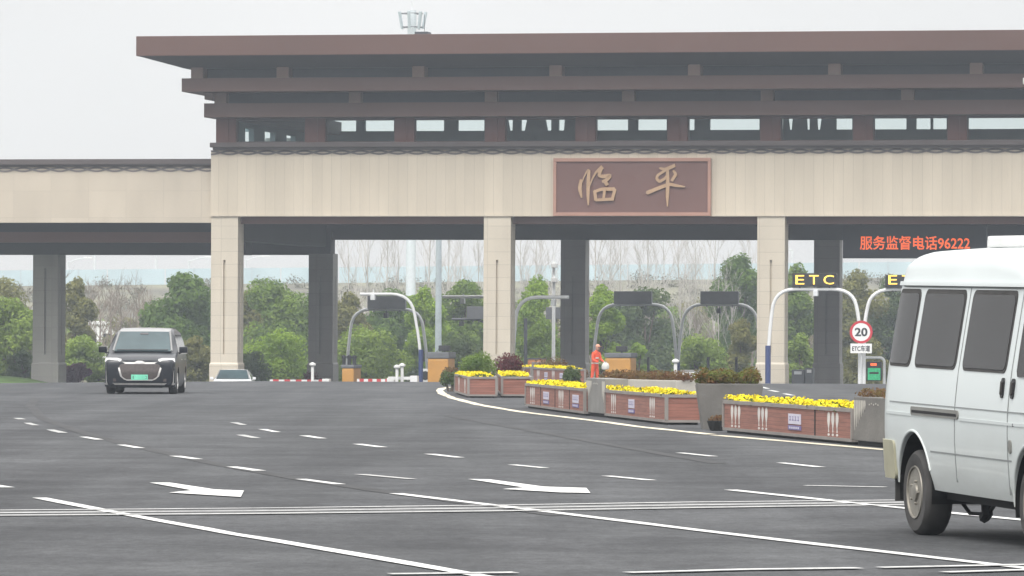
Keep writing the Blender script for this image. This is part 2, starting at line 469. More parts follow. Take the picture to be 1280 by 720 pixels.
M['petal'] = leaf_mat('yellow_petal', (0.74, 0.58, 0.012), (0.84, 0.76, 0.030), 3.0, 0.2)
M['flower_leaf'] = leaf_mat('flower_leaf', (0.05, 0.08, 0.015), (0.10, 0.14, 0.03), 5)
M['red_leaf'] = leaf_mat('red_brown_leaf', (0.15, 0.062, 0.035), (0.16, 0.13, 0.05), 3.0)
M['mixed_leaf'] = leaf_mat('red_green_leaf', (0.18, 0.06, 0.035), (0.12, 0.20, 0.04), 3.5)
M['maroon_leaf'] = leaf_mat('maroon_leaf', (0.13, 0.02, 0.03), (0.10, 0.04, 0.035), 2.0)
M['purple_leaf'] = leaf_mat('purple_leaf', (0.12, 0.045, 0.085), (0.20, 0.09, 0.14), 2.0)
LEAF = {
 'camphor': ((0.062, 0.115, 0.032), (0.140, 0.220, 0.040)),
 'mid':     ((0.085, 0.150, 0.036), (0.205, 0.290, 0.042)),
 'bright':  ((0.120, 0.205, 0.032), (0.310, 0.440, 0.048)),
 'lime':    ((0.125, 0.190, 0.048), (0.300, 0.400, 0.070)),
 'olive':   ((0.115, 0.125, 0.042), (0.260, 0.250, 0.085)),
 'dark':    ((0.062, 0.104, 0.042), (0.130, 0.170, 0.060)),
}
for k, (a, b_) in LEAF.items(): M['leaf_' + k] = leaf_mat('leaf_' + k, a, b_, 0.9)
M['bark'] = mat('bark', (0.11, 0.085, 0.065), 0.9, var=0.25, scale=4)
M['bark_pale'] = mat('pale_bark', (0.42, 0.395, 0.37), 0.9, var=0.2, scale=3)
M['bark_brown'] = mat('brown_twigs', (0.19, 0.155, 0.13), 0.9, var=0.2, scale=3)
M['barrier_panel'] = mat('pale_blue_barrier_panel', (0.45, 0.55, 0.59), 0.4, var=0.08, scale=0.2)
def van_paint():
    m = mat('van_white_paint', (0.595, 0.64, 0.64), 0.34, var=0.04, scale=0.9, coat=0.3)
    n, l = m.node_tree.nodes, m.node_tree.links
    b = n['Principled BSDF']; src = b.inputs['Base Color'].links[0].from_socket
    t = N(n, 'ShaderNodeTexCoord'); sp = N(n, 'ShaderNodeSeparateXYZ'); l.new(t.outputs['Object'], sp.inputs[0])
    no = N(n, 'ShaderNodeTexNoise'); no.inputs['Scale'].default_value = 2.4; no.inputs['Detail'].default_value = 8; no.inputs['Roughness'].default_value = 0.7
    mp = N(n, 'ShaderNodeMapping'); mp.inputs['Scale'].default_value = (0.7, 1, 2.2); l.new(t.outputs['Object'], mp.inputs[0]); l.new(mp.outputs[0], no.inputs['Vector'])
    mr_ = N(n, 'ShaderNodeMapRange'); mr_.inputs['From Min'].default_value = 1.0; mr_.inputs['From Max'].default_value = 0.35; mr_.inputs['To Min'].default_value = 0.0; mr_.inputs['To Max'].default_value = 0.62
    l.new(sp.outputs['Z'], mr_.inputs['Value'])
    mu = N(n, 'ShaderNodeMath', operation='MULTIPLY'); l.new(mr_.outputs[0], mu.inputs[0]); l.new(no.outputs['Fac'], mu.inputs[1])
    q = N(n, 'ShaderNodeMix', data_type='RGBA'); l.new(mu.outputs[0], q.inputs[0]); l.new(src, q.inputs[6]); q.inputs[7].default_value = (0.27, 0.255, 0.215, 1)
    l.new(q.outputs[2], b.inputs['Base Color'])
    return m
M['van_white'] = van_paint()
M['seam'] = mat('panel_gap_grey', (0.22, 0.235, 0.235), 0.8, var=0.05)
M['van_glass'] = mat('van_tinted_glass', (0.028, 0.027, 0.028), 0.09, var=0.25, scale=0.8, spec=0.15)
M['rubber'] = mat('tyre_rubber', (0.050, 0.048, 0.047), 0.8, var=0.25, scale=6)
M['rim_steel'] = mat('dirty_rim_steel', (0.25, 0.235, 0.205), 0.5, 0.45, var=0.3, scale=7)
M['bumper_beige'] = mat('grimy_beige_bumper', (0.36, 0.345, 0.25), 0.6, var=0.15, scale=2)
M['trim_grey'] = mat('trim_grey', (0.20, 0.20, 0.185), 0.5, var=0.12)
M['under'] = mat('underbody', (0.014, 0.014, 0.015), 0.85, var=0.2)
M['car_black'] = mat('black_car_paint', (0.007, 0.009, 0.014), 0.30, var=0.05, coat=0.25, spec=0.25)
M['car_roof'] = mat('silver_car_roof', (0.24, 0.24, 0.24), 0.35, 0.2, var=0.05, coat=0.6)
M['car_white'] = mat('white_car_paint', (0.70, 0.72, 0.73), 0.25, var=0.04, coat=0.8)
M['line_grey'] = paint_mat('grey_line_paint', (0.50, 0.50, 0.49), 0.5)
M['windscreen'] = mat('windscreen_glass', (0.045, 0.070, 0.077), 0.22, var=0.25, scale=1.2, spec=0.30)
M['car_glass'] = mat('dark_car_glass', (0.022, 0.022, 0.026), 0.06, var=0.1, spec=0.8)
M['chrome'] = mat('satin_chrome', (0.62, 0.60, 0.58), 0.28, 0.8, var=0.08, scale=8)
M['pillar'] = mat('silver_pillar_trim', (0.24, 0.24, 0.24), 0.4, 0.3, var=0.05)
M['grille'] = mat('grille_mesh', (0.07, 0.058, 0.056), 0.5, 0.2, var=0.2, scale=20)
M['headlight'] = mat('headlight_lens', (0.75, 0.75, 0.75), 0.12, var=0.08, scale=5)
M['plate_green'] = mat('green_plate', (0.18, 0.60, 0.42), 0.4, var=0.18, scale=5)
M['orange_suit'] = mat('orange_workwear', (0.72, 0.085, 0.030), 0.8, var=0.15, scale=4)
M['skin'] = mat('skin', (0.42, 0.25, 0.18), 0.6, var=0.06)
M['bag'] = mat('pale_bag', (0.55, 0.54, 0.50), 0.8, var=0.12, scale=4)
M['brush_twigs'] = leaf_mat('dry_brush', (0.10, 0.092, 0.075), (0.19, 0.19, 0.13), 0.35, 0.1)

# ------------------------------------------------------------------ ground, road, markings
def sheet(name, xs, ys, dz, m, keep=None, kind='structure', label=None, cat=None):
    b = bmesh.new()
    vs = {}
    def vert(i, j):
        if (i, j) not in vs: vs[(i, j)] = b.verts.new((xs[i], ys[j], gz(xs[i], ys[j]) + dz))
        return vs[(i, j)]
    for i in range(len(xs) - 1):
        for j in range(len(ys) - 1):
            if keep and not keep((xs[i] + xs[i+1]) / 2, (ys[j] + ys[j+1]) / 2): continue
            b.faces.new((vert(i, j), vert(i+1, j), vert(i+1, j+1), vert(i, j+1)))
    me = bpy.data.meshes.new(name); b.to_mesh(me); b.free()
    return tag(link(name, me, m, smooth=True), label, cat, kind=kind)
XS = [-3000, -900, -300, -150, -100, -70] + [x for x in range(-60, -26, 4)] + [-26, -24, -22, -20, -19, -18, -17, -16.5, -16, -15.5, -15, -14, -12.5, -11, -9, -6, -3, 0, 4, 8, 12, 16, 24, 32, 40, 50, 60, 70] + [110, 160, 300, 900, 3000]
YS = [-60, -30, -15, 0, 20, 40, 60, 80, 100, 112] + [120 + 2.5 * k for k in range(16)] + [160 + 1.25 * k for k in range(64)] + [240, 241, 242, 243, 244, 245, 246, 248, 252, 256, 260, 266, 272, 280, 290, 300, 315, 330, 345, 380, 430, 500, 700, 1200, 3000, 6000]
YS = sorted(set(YS))
sheet('ground', XS, YS, -0.06, M['soil'])
sheet('road', XS, YS, 0.0, M['asphalt'], keep=lambda x, y: -70 < x < 110 and -60 < y < 345 and (y < 246 or x > -16.5))
def strip(mb, pts, wd, lift=0.008):
    """A painted band along world points, draped on the road."""
    pts = [Vector((p.x, p.y, 0)) for p in pts]
    fine = [pts[0]]
    for a, c in zip(pts, pts[1:]):
        n = max(1, int((c - a).length / 1.1))
        fine += [a.lerp(c, (k + 1) / n) for k in range(n)]
    prev = None
    for i, p in enumerate(fine):
        d = (fine[min(i + 1, len(fine) - 1)] - fine[max(i - 1, 0)]).normalized()
        q = Vector((-d.y, d.x, 0)) * wd / 2 * random.uniform(0.82, 1.1)
        p = p + Vector((-d.y, d.x, 0)) * wd * random.uniform(-0.06, 0.06)
        l_, r_ = p + q, p - q
        cur = [mb.bm.verts.new((t.x, t.y, gz(t.x, t.y) + lift)) for t in (l_, r_)]
        if prev: mb.bm.faces.new((prev[0], prev[1], cur[1], cur[0]))
        prev = cur
def marks(name, lines, wd, m, lift=0.008):
    mb = MB()
    for ln in lines: strip(mb, [G(*p) for p in ln], wd, lift)
    return tag(mb.build(name, m), kind='structure')
marks('lane_line_marking', [[(50, 623), (145, 641.5), (290, 668), (430, 691), (580, 717), (700, 739)],
                    [(495, 617.5), (690, 641), (900, 667), (1280, 711), (1500, 736)],
                    [(913, 613), (1090, 632), (1280, 651), (1500, 675)]], 0.15, M['road_paint'])
Z2 = lambda a, b_: [(a[0] / 2, 480 + a[1] / 2), (b_[0] / 2, 480 + b_[1] / 2)]
Z3 = lambda a, b_: [(640 + a[0] / 2, 480 + a[1] / 2), (640 + b_[0] / 2, 480 + b_[1] / 2)]
marks('lane_dash_marking', [Z2((209,133),(247,140)), Z2((303,153),(348,161)), Z2((436,181),(495,189)), Z2((578,208),(650,218)), Z2((753,239),(850,252)),
                    Z2((657,114),(692,121)), Z2((760,130),(806,137)), Z2((895,151),(955,159)), Z2((1073,176),(1150,185)), Z3((0,203),(83,211)), Z3((238,231),(350,242)),
                    Z3((420,173),(505,182)), Z3((670,198),(772,209)), Z3((733,255),(935,259)), Z2((-30,253),(20,260)),
                    [(952,484),(960,486)], [(962,488),(972,490)], [(980,492.3),(991,494.5)]], 0.15, M['road_paint'])
marks('worn_dash_marking', [Z2((42,86),(55,89)), Z2((68,98),(90,104)), Z2((125,115),(157,123)), Z2((585,97),(610,103)), Z2((600,128),(640,136)), Z3((545,113),(580,118)), Z2((900,227),(1030,239))], 0.14, M['faint_paint'])
marks('cross_line_marking', [[(-420, 643.5), (0, 639.2), (320, 636.5), (640, 632.6), (860, 629), (1100, 626.6), (1400, 623)],
                     [(-420, 646.6), (0, 642.4), (320, 640), (640, 636.2), (860, 632.6), (1100, 629.6), (1400, 626)],
                     [(-420, 650), (0, 645.6), (320, 643.3), (640, 639.8), (860, 636), (1100, 632.4), (1400, 629)]], 0.14, M['line_grey'], 0.012)
marks('cross_band_marking', [[(-420, 646.6), (0, 642.4), (320, 640), (640, 636.2), (860, 632.6), (1100, 629.6), (1400, 626)]], 1.35, M['band_paint'], 0.003)
marks('stop_line_marking', [
                     [(487, 719.3), (645, 717.4)], [(785, 717.6), (930, 713.5), (1075, 711.8)], [(1100, 711.2), (1280, 707.5), (1500, 703)],
                     [(1180, 717), (1280, 714), (1500, 710)]], 0.16, M['line_grey'], 0.012)
mb = MB()
for pl in ([(187,604.3),(212,604.2),(268,612.8),(305,614.3),(301,622.3),(211,616.8),(240,614)], [(585,599.8),(612,600.2),(680,609.3),(733,611),(738,617.3),(700,616.6),(628,612.3),(655,610.4)]):
    mb.poly([G(*p) + Vector((0, 0, 0.01)) for p in pl])
tag(mb.build('arrow_marking', M['road_paint']), kind='structure')
marks('tyre_marking', [[(45,497.5),(37.5,507.5),(55,524),(100,540),(165,557.5),(280,582.5),(380,600),(500,617.5),(700,645)],
               [(560, 520), (700, 545), (900, 580)], ], 0.22, M['rubber_mark'], 0.004)
marks('island_edge_marking', [[(563,484),(552,486),(549.5,488.5),(553,492.5),(566,498),(600,506.5),(650,515),(700,521),(757,528),(800,534),(890,543.5)],
                      [(893,544.5),(960,550),(1064,559),(1110,563)]], 0.22, M['yellow_paint'])

# the embankment that carries the far road, and the lawn left of the lanes
def slope(name, path, m):
    mb = MB()
    prev = None
    for ring in path:
        cur = [mb.bm.verts.new(p) for p in ring]
        if prev:
            for i in range(len(cur) - 1): mb.bm.faces.new((prev[i], prev[i+1], cur[i+1], cur[i]))
        prev = cur
    return tag(mb.build(name, m, smooth=True), kind='structure')
rows = []
EMB = lambda x: 7.2 + 0.014 * x          # the far road climbs to the right
for x in range(-420, 421, 6):
    h = EMB(x)
    n = lambda a: a + random.uniform(-0.25, 0.25)
    rows.append([Vector((x, 478, -2.1)), Vector((x, n(486), n(h * 0.2 - 1))), Vector((x, n(500), n(h * 0.55))), Vector((x, n(512), n(h * 0.86))), Vector((x, 521, h)), Vector((x, 560, h)), Vector((x, 620, -2.1))])
slope('embankment_hill', rows, M['brush'])
mb = MB()
prev = None
for i in range(25):
    x = -46 + i * 0.98
    cur = []
    for j in range(9):
        y = 247.5 + j * 1.6
        t = math.sin(math.pi * j / 8) ** 0.7 * min(1, (24 - i) / 4)
        hh = (0.55 + 0.14 * math.sin(i * 0.9) + 0.1 * random.random()) * t * (1.0 if x < -22.5 else 0.35)
        cur.append(mb.bm.verts.new((x, y, gz(x, y) - 0.05 + hh)))
    if prev:
        for j in range(8): mb.bm.faces.new((prev[j], prev[j+1], cur[j+1], cur[j]))
    prev = cur
tag(mb.build('lawn', M['lawn'], smooth=80), kind='structure')

# ------------------------------------------------------------------ the toll gate
GB = -1.85
gate = empty('toll_gate', (GO.x, GO.y, GB), -PHI, 'brown flat roofed toll gate with glazed gallery above a cream stone wall on tall columns', 'toll gate')
OFF = (0, 0, -GB)
def gp(name, mb, m, parent=gate, smooth=False): return mb.build(name, M[m], parent, OFF, smooth)
SX = 5.8                                            # the gate is symmetric about its name board
mir = lambda u: 2 * SX - u
# roof: fascia and inverted hip beneath it
uF = U(170, -3.8, 60); zF1 = Z(45.2, -3.8, 170); zF0 = Z(70, -3.8, 170)
uI = U(230, -2.3, 90); zI = Z(84, -2.3, 260)
D = 20.6                                            # front to back of the gate
mb = MB().box(uF, mir(uF), -3.8, D + 3.8, zF0, zF1, 0.03)
gp('roof', mb, 'roof')
gp('eave_soffit', MB().frustum((uI, mir(uI), -2.2, D + 2.2), zI - 0.05, (uF + 0.08, mir(uF) - 0.08, -3.72, D + 3.72), zF0), 'slate')
# first beam, its upper recess and brackets
zB1 = Z(97.5, -2.4, 300); zB0 = Z(114.3, -2.4, 300); uB = U(227, -2.4, 105)
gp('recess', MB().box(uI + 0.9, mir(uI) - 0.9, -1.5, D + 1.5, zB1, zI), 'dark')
gp('roof_beam', MB().box(uB, mir(uB), -2.4, D + 2.4, zB0, zB1, 0.02), 'beam')
def brackets(pxs, pyt, pyb, v0, depth, wpx=15.5):
    for px in pxs:
        u = U(px, v0, (pyt + pyb) / 2); w = wpx / 26.0 / 2
        gp('bracket', MB().box(u - w, u + w, v0, v0 + depth, Z(pyb, v0, px), Z(pyt, v0, px), 0.015), 'bracket')
us = [U(353, -2.35, 88), U(1220, -2.35, 86)]
pit = (us[1] - us[0]) / 5
zt_, zb_ = Z(79, -2.35, 693), zB1 - 0.03
bu1 = [us[0] + k * pit for k in range(-1, 8)]
for u in bu1:
    if uI + 0.1 < u < mir(uI) - 0.1 or u == bu1[0]:
        u_ = max(u, uI + 0.65)
        gp('bracket', MB().box(u_ - 0.3, u_ + 0.3, -2.32, -1.4, zB1 + 0.002, Z(78.5, -2.3, 693) - 0.06, 0.015), 'bracket')
# second beam, glazing strip and brackets
zC1 = Z(129, -1.3, 300); zC0 = Z(146.5, -1.3, 300); uC = U(255, -1.3, 138)
def open_ring(u0, u1, v0, v1, z0, z1, t, bev=0.0):
    # front and both flanks; the gallery behind is open up to the roof and its back wall closes it
    return MB().box(u0, u1, v0, v0 + t, z0, z1, bev).box(u0, u0 + t, v0 + t, v1, z0, z1).box(u1 - t, u1, v0 + t, v1, z0, z1)
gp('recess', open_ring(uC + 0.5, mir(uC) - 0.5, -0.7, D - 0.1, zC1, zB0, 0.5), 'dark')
gp('gallery_beam', open_ring(uC, mir(uC), -1.3, D - 0.1, zC0, zC1, 1.75), 'beam')
us2 = [U(275, -1.28, 120), U(1134, -1.28, 120)]
pit2 = (us2[1] - us2[0]) / 5
for k in range(0, 8):
    u = us2[0] + k * pit2
    if u < mir(uC) - 0.5:
        gp('bracket', MB().box(u - 0.3, u + 0.3, -1.22, -0.6, zC1 + 0.002, zB0 - 0.002, 0.015), 'bracket')
gp('bracket', MB().box(uC, uC + 0.45, -1.22, D, zB0 - 0.32, zB0 - 0.002), 'bracket')
# gallery: posts, windows, floor, back wall with openings, curtains
zW1 = zC0; zW0 = Z(177.5, 0, 640)
uL = U(270, 0, 160); uR = mir(uL)
lefts = [295.5, 406.9, 518.3, 631.8, 744.7, 859.8, 976.1, 1091.7, 1208.8]
rights = [382, 494, 607, 720, 835, 951, 1067, 1185, 1301]
ul = [U(x, 0.1, 160) for x in lefts]; ur = [U(x, 0.1, 160) for x in rights]
edges = [uL] + [x for p in zip(ul, ur) for x in p] + [uR]
for i in range(0, len(edges), 2):
    a, c = edges[i], edges[i+1]
    pm = MB().box(a, c, 0.0, 0.45, zW0, zW1 - 0.002)
    pm.box((a + c) / 2 - 0.12, (a + c) / 2 + 0.12, -0.05, 0.0, zW0, zW1 - 0.004)
    gp('gallery_post', pm, 'post')
for a, c in zip(ul, ur):
    fm = MB()
    for (x0, x1, z0, z1) in ((a, c, zW0, zW0 + 0.07), (a, c, zW1 - 0.12, zW1 - 0.01), (a, a + 0.07, zW0 + 0.07, zW1 - 0.12), (c - 0.07, c, zW0 + 0.07, zW1 - 0.12)):
        fm.box(x0, x1, 0.13, 0.23, z0, z1)
    wnd = gp('window', fm, 'cornice')
    pn = MB().box(a + 0.07, c - 0.07, 0.17, 0.19, zW0 + 0.07, zW1 - 0.12)
    pn.build('pane', M['teal_glass'], wnd, OFF)
VB = D - 0.4
zb1, zb0 = Z(148.5, VB, 640), Z(163.3, VB, 640)
ops = [(417,445),(456,494),(518,555),(572,607)]
ops2 = [(745,785),(797,835),(860,868),(887,951)]
ops3 = [(1045,1067),(1092,1133),(1145,1163),(1166,1184),(1209,1296)]
trap = [(634,641,637,640.5),(651,659,651,656),(681,689,684,689),(698,706,698,705),(976,979,977,978.5),(985,991,987,989.5),(1008,1012,1009,1012),(1021,1027,1022,1025)]
segs = [(U(a, VB, 155), U(c, VB, 155), U(a, VB, 155), U(c, VB, 155)) for a, c in ops + ops2 + ops3]
segs += [(U(a, VB, 155), U(c, VB, 155), U(d, VB, 155), U(e, VB, 155)) for a, c, d, e in trap]
segs += [(U(a, VB, 155), U(c, VB, 155), U(d, VB, 155), U(e, VB, 155)) for a, c, d, e in ((301, 309, 301, 312), (323, 330, 323, 337), (350, 354, 352, 363))]
segs.sort()
bw = MB()
zLo, zHi = zW0 - 0.6, zB0 - 0.002
bw.box(uL + 0.3, uR - 0.3, VB, VB + 0.3, zLo, zb0)
bw.box(uL + 0.3, uR - 0.3, VB, VB + 0.3, zb1, zHi)
xt, xb = uL + 0.3, uL + 0.3
for a, c, d, e in segs + [(uR - 0.3, 0, uR - 0.3, 0)]:
    bw.prism([(xb, zb0), (d, zb0), (a, zb1), (xt, zb1)], VB, VB + 0.3)
    xt, xb = c, e
gp('back_wall', bw, 'interior')
for a, c in ((uL + 0.02, uL + 0.3), (uR - 0.3, uR - 0.02)):
    gp('side_wall', MB().box(a, c, 0.45, VB, zW1 - 0.25, zB0), 'interior')
    for v0, v1 in ((0.45, 4.6), (6.4, 8.6), (10.8, 13.2), (15.2, VB)): gp('side_pier', MB().box(a, c, v0, v1, zW0, zW1 - 0.252), 'interior')
for px, s in ((330, 1), (363, -1), (641, 1), (668, -1), (715, 1), (985, 1), (1000, -1)):
    u = U(px, VB - 1.2, 165)
    gp('curtain', MB().prism([(u - 0.3, zW0 + 0.1), (u + 0.35, zW0 + 0.1), (u + 0.3 + 0.3 * s, zW1 - 0.2), (u - 0.2 + 0.3 * s, zW1 - 0.2)], VB - 1.2, VB - 1.1), 'interior' if px > 600 else 'pale_curtain')
# cornice, lace trim and the cream wall
zK0 = Z(186.5, -0.4, 640)
uK = U(262, -0.4, 182)
gp('cornice', MB().box(uK, mir(uK), -0.4, D + 0.4, zK0 + 0.13, zW0, 0.03).box(uK + 0.12, mir(uK) - 0.12, -0.25, D + 0.25, zK0, zK0 + 0.13), 'cornice')
zL1, zL0 = zK0, Z(193, 0, 640)
uWl = U(263.6, 0, 230); uWr = mir(uWl)
def lace(u0, u1, z0, z1, v, pitch=1.86):
    mb = MB()
    n = int((u1 - u0) / 0.08)
    for ph in (0, math.pi):
        prev = None
        for i in range(n + 1):
            u = u0 + (u1 - u0) * i / n
            zc = (z0 + z1) / 2 + (z1 - z0) * 0.34 * math.cos(2 * math.pi * (u - u0) / pitch + ph)
            cur = [mb.bm.verts.new((u, v - (0.02 if ph else 0.03), zc + s * 0.042)) for s in (-1, 1)]
            if prev: mb.bm.faces.new((prev[0], cur[0], cur[1], prev[1]))
            prev = cur
    r = bmesh.ops.extrude_face_region(mb.bm, geom=mb.bm.faces[:])
    for e in r['geom']:
        if isinstance(e, bmesh.types.BMVert): e.co.y += 0.05
    return mb
gp('lace_trim', lace(uWl, uWr, zL0, zL1, 0.0), 'lace')
zS = Z(270.3, 0, 640)
wb = MB().box(uWl, uWr, 0.0, 0.6, zS, zK0 - 0.003)
wb.box(uWl, uWr, D - 0.6, D, zS, zK0 - 0.003).box(uWl, uWl + 0.6, 0.6, D - 0.6, zS, zK0 - 0.003).box(uWr - 0.6, uWr, 0.6, D - 0.6, zS, zK0 - 0.003)
gp('stone_wall', wb, 'cream')
gp('wall_lip', MB().box(uWl - 0.01, uWr + 0.01, -0.05, 0.0, zS - 0.004, zS + 0.10), 'cream')
gp('soffit', MB().box(uWl + 0.6, uWr - 0.6, 0.6, D - 0.6, zS + 0.03, zS + 0.25), 'soffit')
gp('soffit_bounce_strip', MB().box(uWl + 0.605, uWr - 0.605, 0.61, 1.0, Z(279.8, 0.61, 640), zS + 0.028), 'sign_board')  # added strip; its lit face stands in for bounce light on the soffit
zR = Z(300, 19.9, 640)
gp('rear_beam', MB().box(uWl + 0.1, uWr - 0.1, 19.6, D - 0.6, zR, zS + 0.028), 'slate')
def column(px0, px1, v0, dep, ztop, m, parent, groove_top, base_py, name='column'):
    a, c = U(px0, v0, 380), U(px1, v0, 380)
    mb = MB()
    zg1, zg0, zp = Z(groove_top, v0, px0), Z(443, v0, px0), Z(453, v0, px0)
    g = 0.055
    mid = (a + c) / 2; vm = v0 + dep * 0.5
    # the shaft is split around the sunk groove of its front and right faces
    mb.box(a, c, v0, v0 + dep, zg1, ztop)
    mb.box(a, c, v0, v0 + dep, zp, zg0)
    mb.box(a, mid - g, v0, v0 + dep, zg0, zg1)
    mb.box(mid + g, c, v0, vm - g, zg0, zg1); mb.box(mid + g, c, vm + g, v0 + dep, zg0, zg1)
    mb.box(mid - g, mid + g, v0 + 0.14, v0 + dep - 0.02, zg0, zg1)
    mb.box(mid + g, c - 0.14, vm - g, vm + g, zg0, zg1)
    o = mb.build(name, M[m], parent, OFF)
    pl = MB().box(a - 0.05, c + 0.05, v0 - 0.05, v0 + dep + 0.05, GB - 0.15, zp - 0.09)
    pl.frustum((a - 0.05, c + 0.05, v0 - 0.05, v0 + dep + 0.05), zp - 0.09, (a, c, v0, v0 + dep), zp)
    pl.build('plinth', M[m], o, OFF)
    return o
cw = None
for a, c in ((263.5, 297), (604.3, 638), (946.3, 980.8)):
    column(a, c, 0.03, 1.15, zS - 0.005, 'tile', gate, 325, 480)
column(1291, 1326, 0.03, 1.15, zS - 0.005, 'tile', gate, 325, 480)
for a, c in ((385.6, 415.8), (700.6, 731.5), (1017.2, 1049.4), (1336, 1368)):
    column(a, c, 19.0, 1.15, zR - 0.003 if a > 500 else Z(317, 19, 390), 'tile_shaded', gate, 345, 480, 'rear_column')
# deep beam over the left bay
gp('left_bay_beam', MB().box(U(255, 19, 310), U(413, 19, 310), 19.1, 20.05, Z(318.5, 19, 390), zR + 0.4), 'slate')
gp('cross_beam', MB().box(U(385.6, 19, 310) + 0.1, U(385.6, 19, 310) + 1.0, 1.3, 18.8, Z(305, 10, 385), zS + 0.02), 'slate')
# roof clutter
u = U(549, 1.0, 40)
rh = MB().box(u - 0.35, u + 0.3, -3.0, -2.2, zF1, zF1 + 0.17, 0.03).tube([(u + 0.05, -2.6, zF1 + 0.1), (u + 0.05, -2.6, zF1 + 1.0)], 0.012, 5)
gp('roof_hatch', rh, 'dark_steel')

# left wing
wing = empty('side_canopy', (GO.x, GO.y, GB), -PHI, 'low cream walled side canopy joined to the left of the tall toll gate', 'canopy')
wl0 = -58.0
zw1, zwd, zwl, zw0 = Z(199, 0.3, 130), Z(208.5, 0.3, 130), Z(215, 0.3, 130), Z(278.3, 0.3, 130)
uE = uWl - 0.01
gp('coping', MB().box(wl0, uE, 0.05, 21, zwd + 0.1, zw1, 0.02).box(wl0, uE, 0.17, 20.9, zwd, zwd + 0.1), 'cornice', wing)
gp('lace_trim', lace(wl0, uE - 0.05, zwl, zwd, 0.3), 'lace', wing)
gp('stone_wall', MB().box(wl0, uE, 0.3, 0.9, zw0, zwd - 0.003).box(wl0, uE, 20.1, 20.7, zw0, zwd - 0.003), 'cream_wing', wing)
gp('soffit', MB().box(wl0, uE, 0.9, 20.1, zw0 + 0.05, zw0 + 0.25), 'slate', wing)
zc1, zc0 = Z(290, 3, 130), Z(303, 3, 130)
gp('front_beam', MB().box(wl0, uE, 2.9, 3.9, zc0, zc1), 'sign_board', wing)
gp('beam_web', MB().box(wl0, uE, 3.15, 3.75, zc1 + 0.002, zw0 + 0.047), 'slate', wing)
gp('rear_beam', MB().box(wl0, uE, 7.0, 8.3, Z(318.3, 7, 60), zw0 + 0.047), 'slate', wing)
wc = column(41, 72.5, 7.0, 1.35, Z(318.3, 7, 60) - 0.003, 'tile_shaded', wing, 335, 482)
for k in (1, 2):
    c2 = copy_tree(wc); c2.parent = wing; c2.location.x -= 13.1 * k

# the name board with its two raised characters
nb_u0, nb_u1 = U(691.5, -0.25, 230), U(888.5, -0.25, 230)
nz1, nz0 = Z(197.5, -0.25, 790), Z(270, -0.25, 790)
nbp = GO + UD * ((nb_u0 + nb_u1) / 2) + VD * (-0.25)
board = empty('name_board', (nbp.x, nbp.y, nz0), -PHI, 'brown wooden name board with two gold brush written characters on the cream wall', 'sign')
hw, hh = (nb_u1 - nb_u0) / 2, nz1 - nz0
MB().box(-hw + 0.1, hw - 0.1, 0.06, 0.2, 0.1, hh - 0.1).build('board', M['sign_board'], board)
fm = MB().box(-hw, hw, -0.02, 0.2, hh - 0.17, hh, 0.02).box(-hw, hw, -0.02, 0.2, 0.0, 0.17, 0.02).box(-hw, -hw + 0.15, -0.02, 0.2, 0.17, hh - 0.17, 0.02).box(hw - 0.15, hw, -0.02, 0.2, 0.17, hh - 0.17, 0.02)
fm.build('frame', M['sign_frame'], board)
def brush(strokes, name, ox=0, depth=0.09):
    """Brush written strokes given as (x, y, width) runs in the enlarged picture of the board."""
    kx = 2 * hw / 1262.0; kz = hh / 465.0
    mb = MB()
    for si, st in enumerate(strokes):
        pts = []
        for (x0, y0, w0), (x1, y1, w1) in zip(st, st[1:]):
            for k in range(6):
                t = k / 6; pts.append((x0 + (x1 - x0) * t, y0 + (y1 - y0) * t, w0 + (w1 - w0) * t))
        pts.append(st[-1])
        for _ in range(2):
            q = [pts[0]]
            for i in range(1, len(pts) - 1): q.append(tuple((pts[i-1][k] + 2 * pts[i][k] + pts[i+1][k]) / 4 for k in range(3)))
            pts = q + [pts[-1]]
        L_, R_ = [], []
        for i, (x, y, w) in enumerate(pts):
            dx = pts[min(i+1, len(pts)-1)][0] - pts[max(i-1, 0)][0]; dy = pts[min(i+1, len(pts)-1)][1] - pts[max(i-1, 0)][1]
            n = math.hypot(dx, dy) or 1
            L_.append((x - dy / n * w / 2, y + dx / n * w / 2)); R_.append((x + dy / n * w / 2, y - dx / n * w / 2))
        x0, y0, w0 = pts[0]; dx, dy = pts[0][0] - pts[1][0], pts[0][1] - pts[1][1]; n = math.hypot(dx, dy) or 1
        capa = [(x0 + dx / n * w0 * 0.35 + 0, y0 + dy / n * w0 * 0.35)]
        yo = 0.06 - depth - 0.004 * si
        conv = lambda p: ((p[0] - 8 - 631) * kx, (512 - p[1]) * kz)
        ring = capa + L_ + R_[::-1]
        fr = [mb.bm.verts.new((conv(p)[0], yo, conv(p)[1])) for p in ring]
        bk = [mb.bm.verts.new((conv(p)[0], 0.062, conv(p)[1])) for p in ring]
        k = len(L_)
        mb.bm.faces.new((fr[0], fr[1], fr[-1]))
        for i in range(1, k):
            a, b_ = i, i + 1; c_, d_ = len(ring) - i, len(ring) - i - 1
            mb.bm.faces.new((fr[a], fr[b_], fr[d_], fr[c_]))
        for i in range(len(ring)):
            j = (i + 1) % len(ring)
            mb.bm.faces.new((fr[j], fr[i], bk[i], bk[j]))
    return mb.build(name, M['sign_gold'], board)
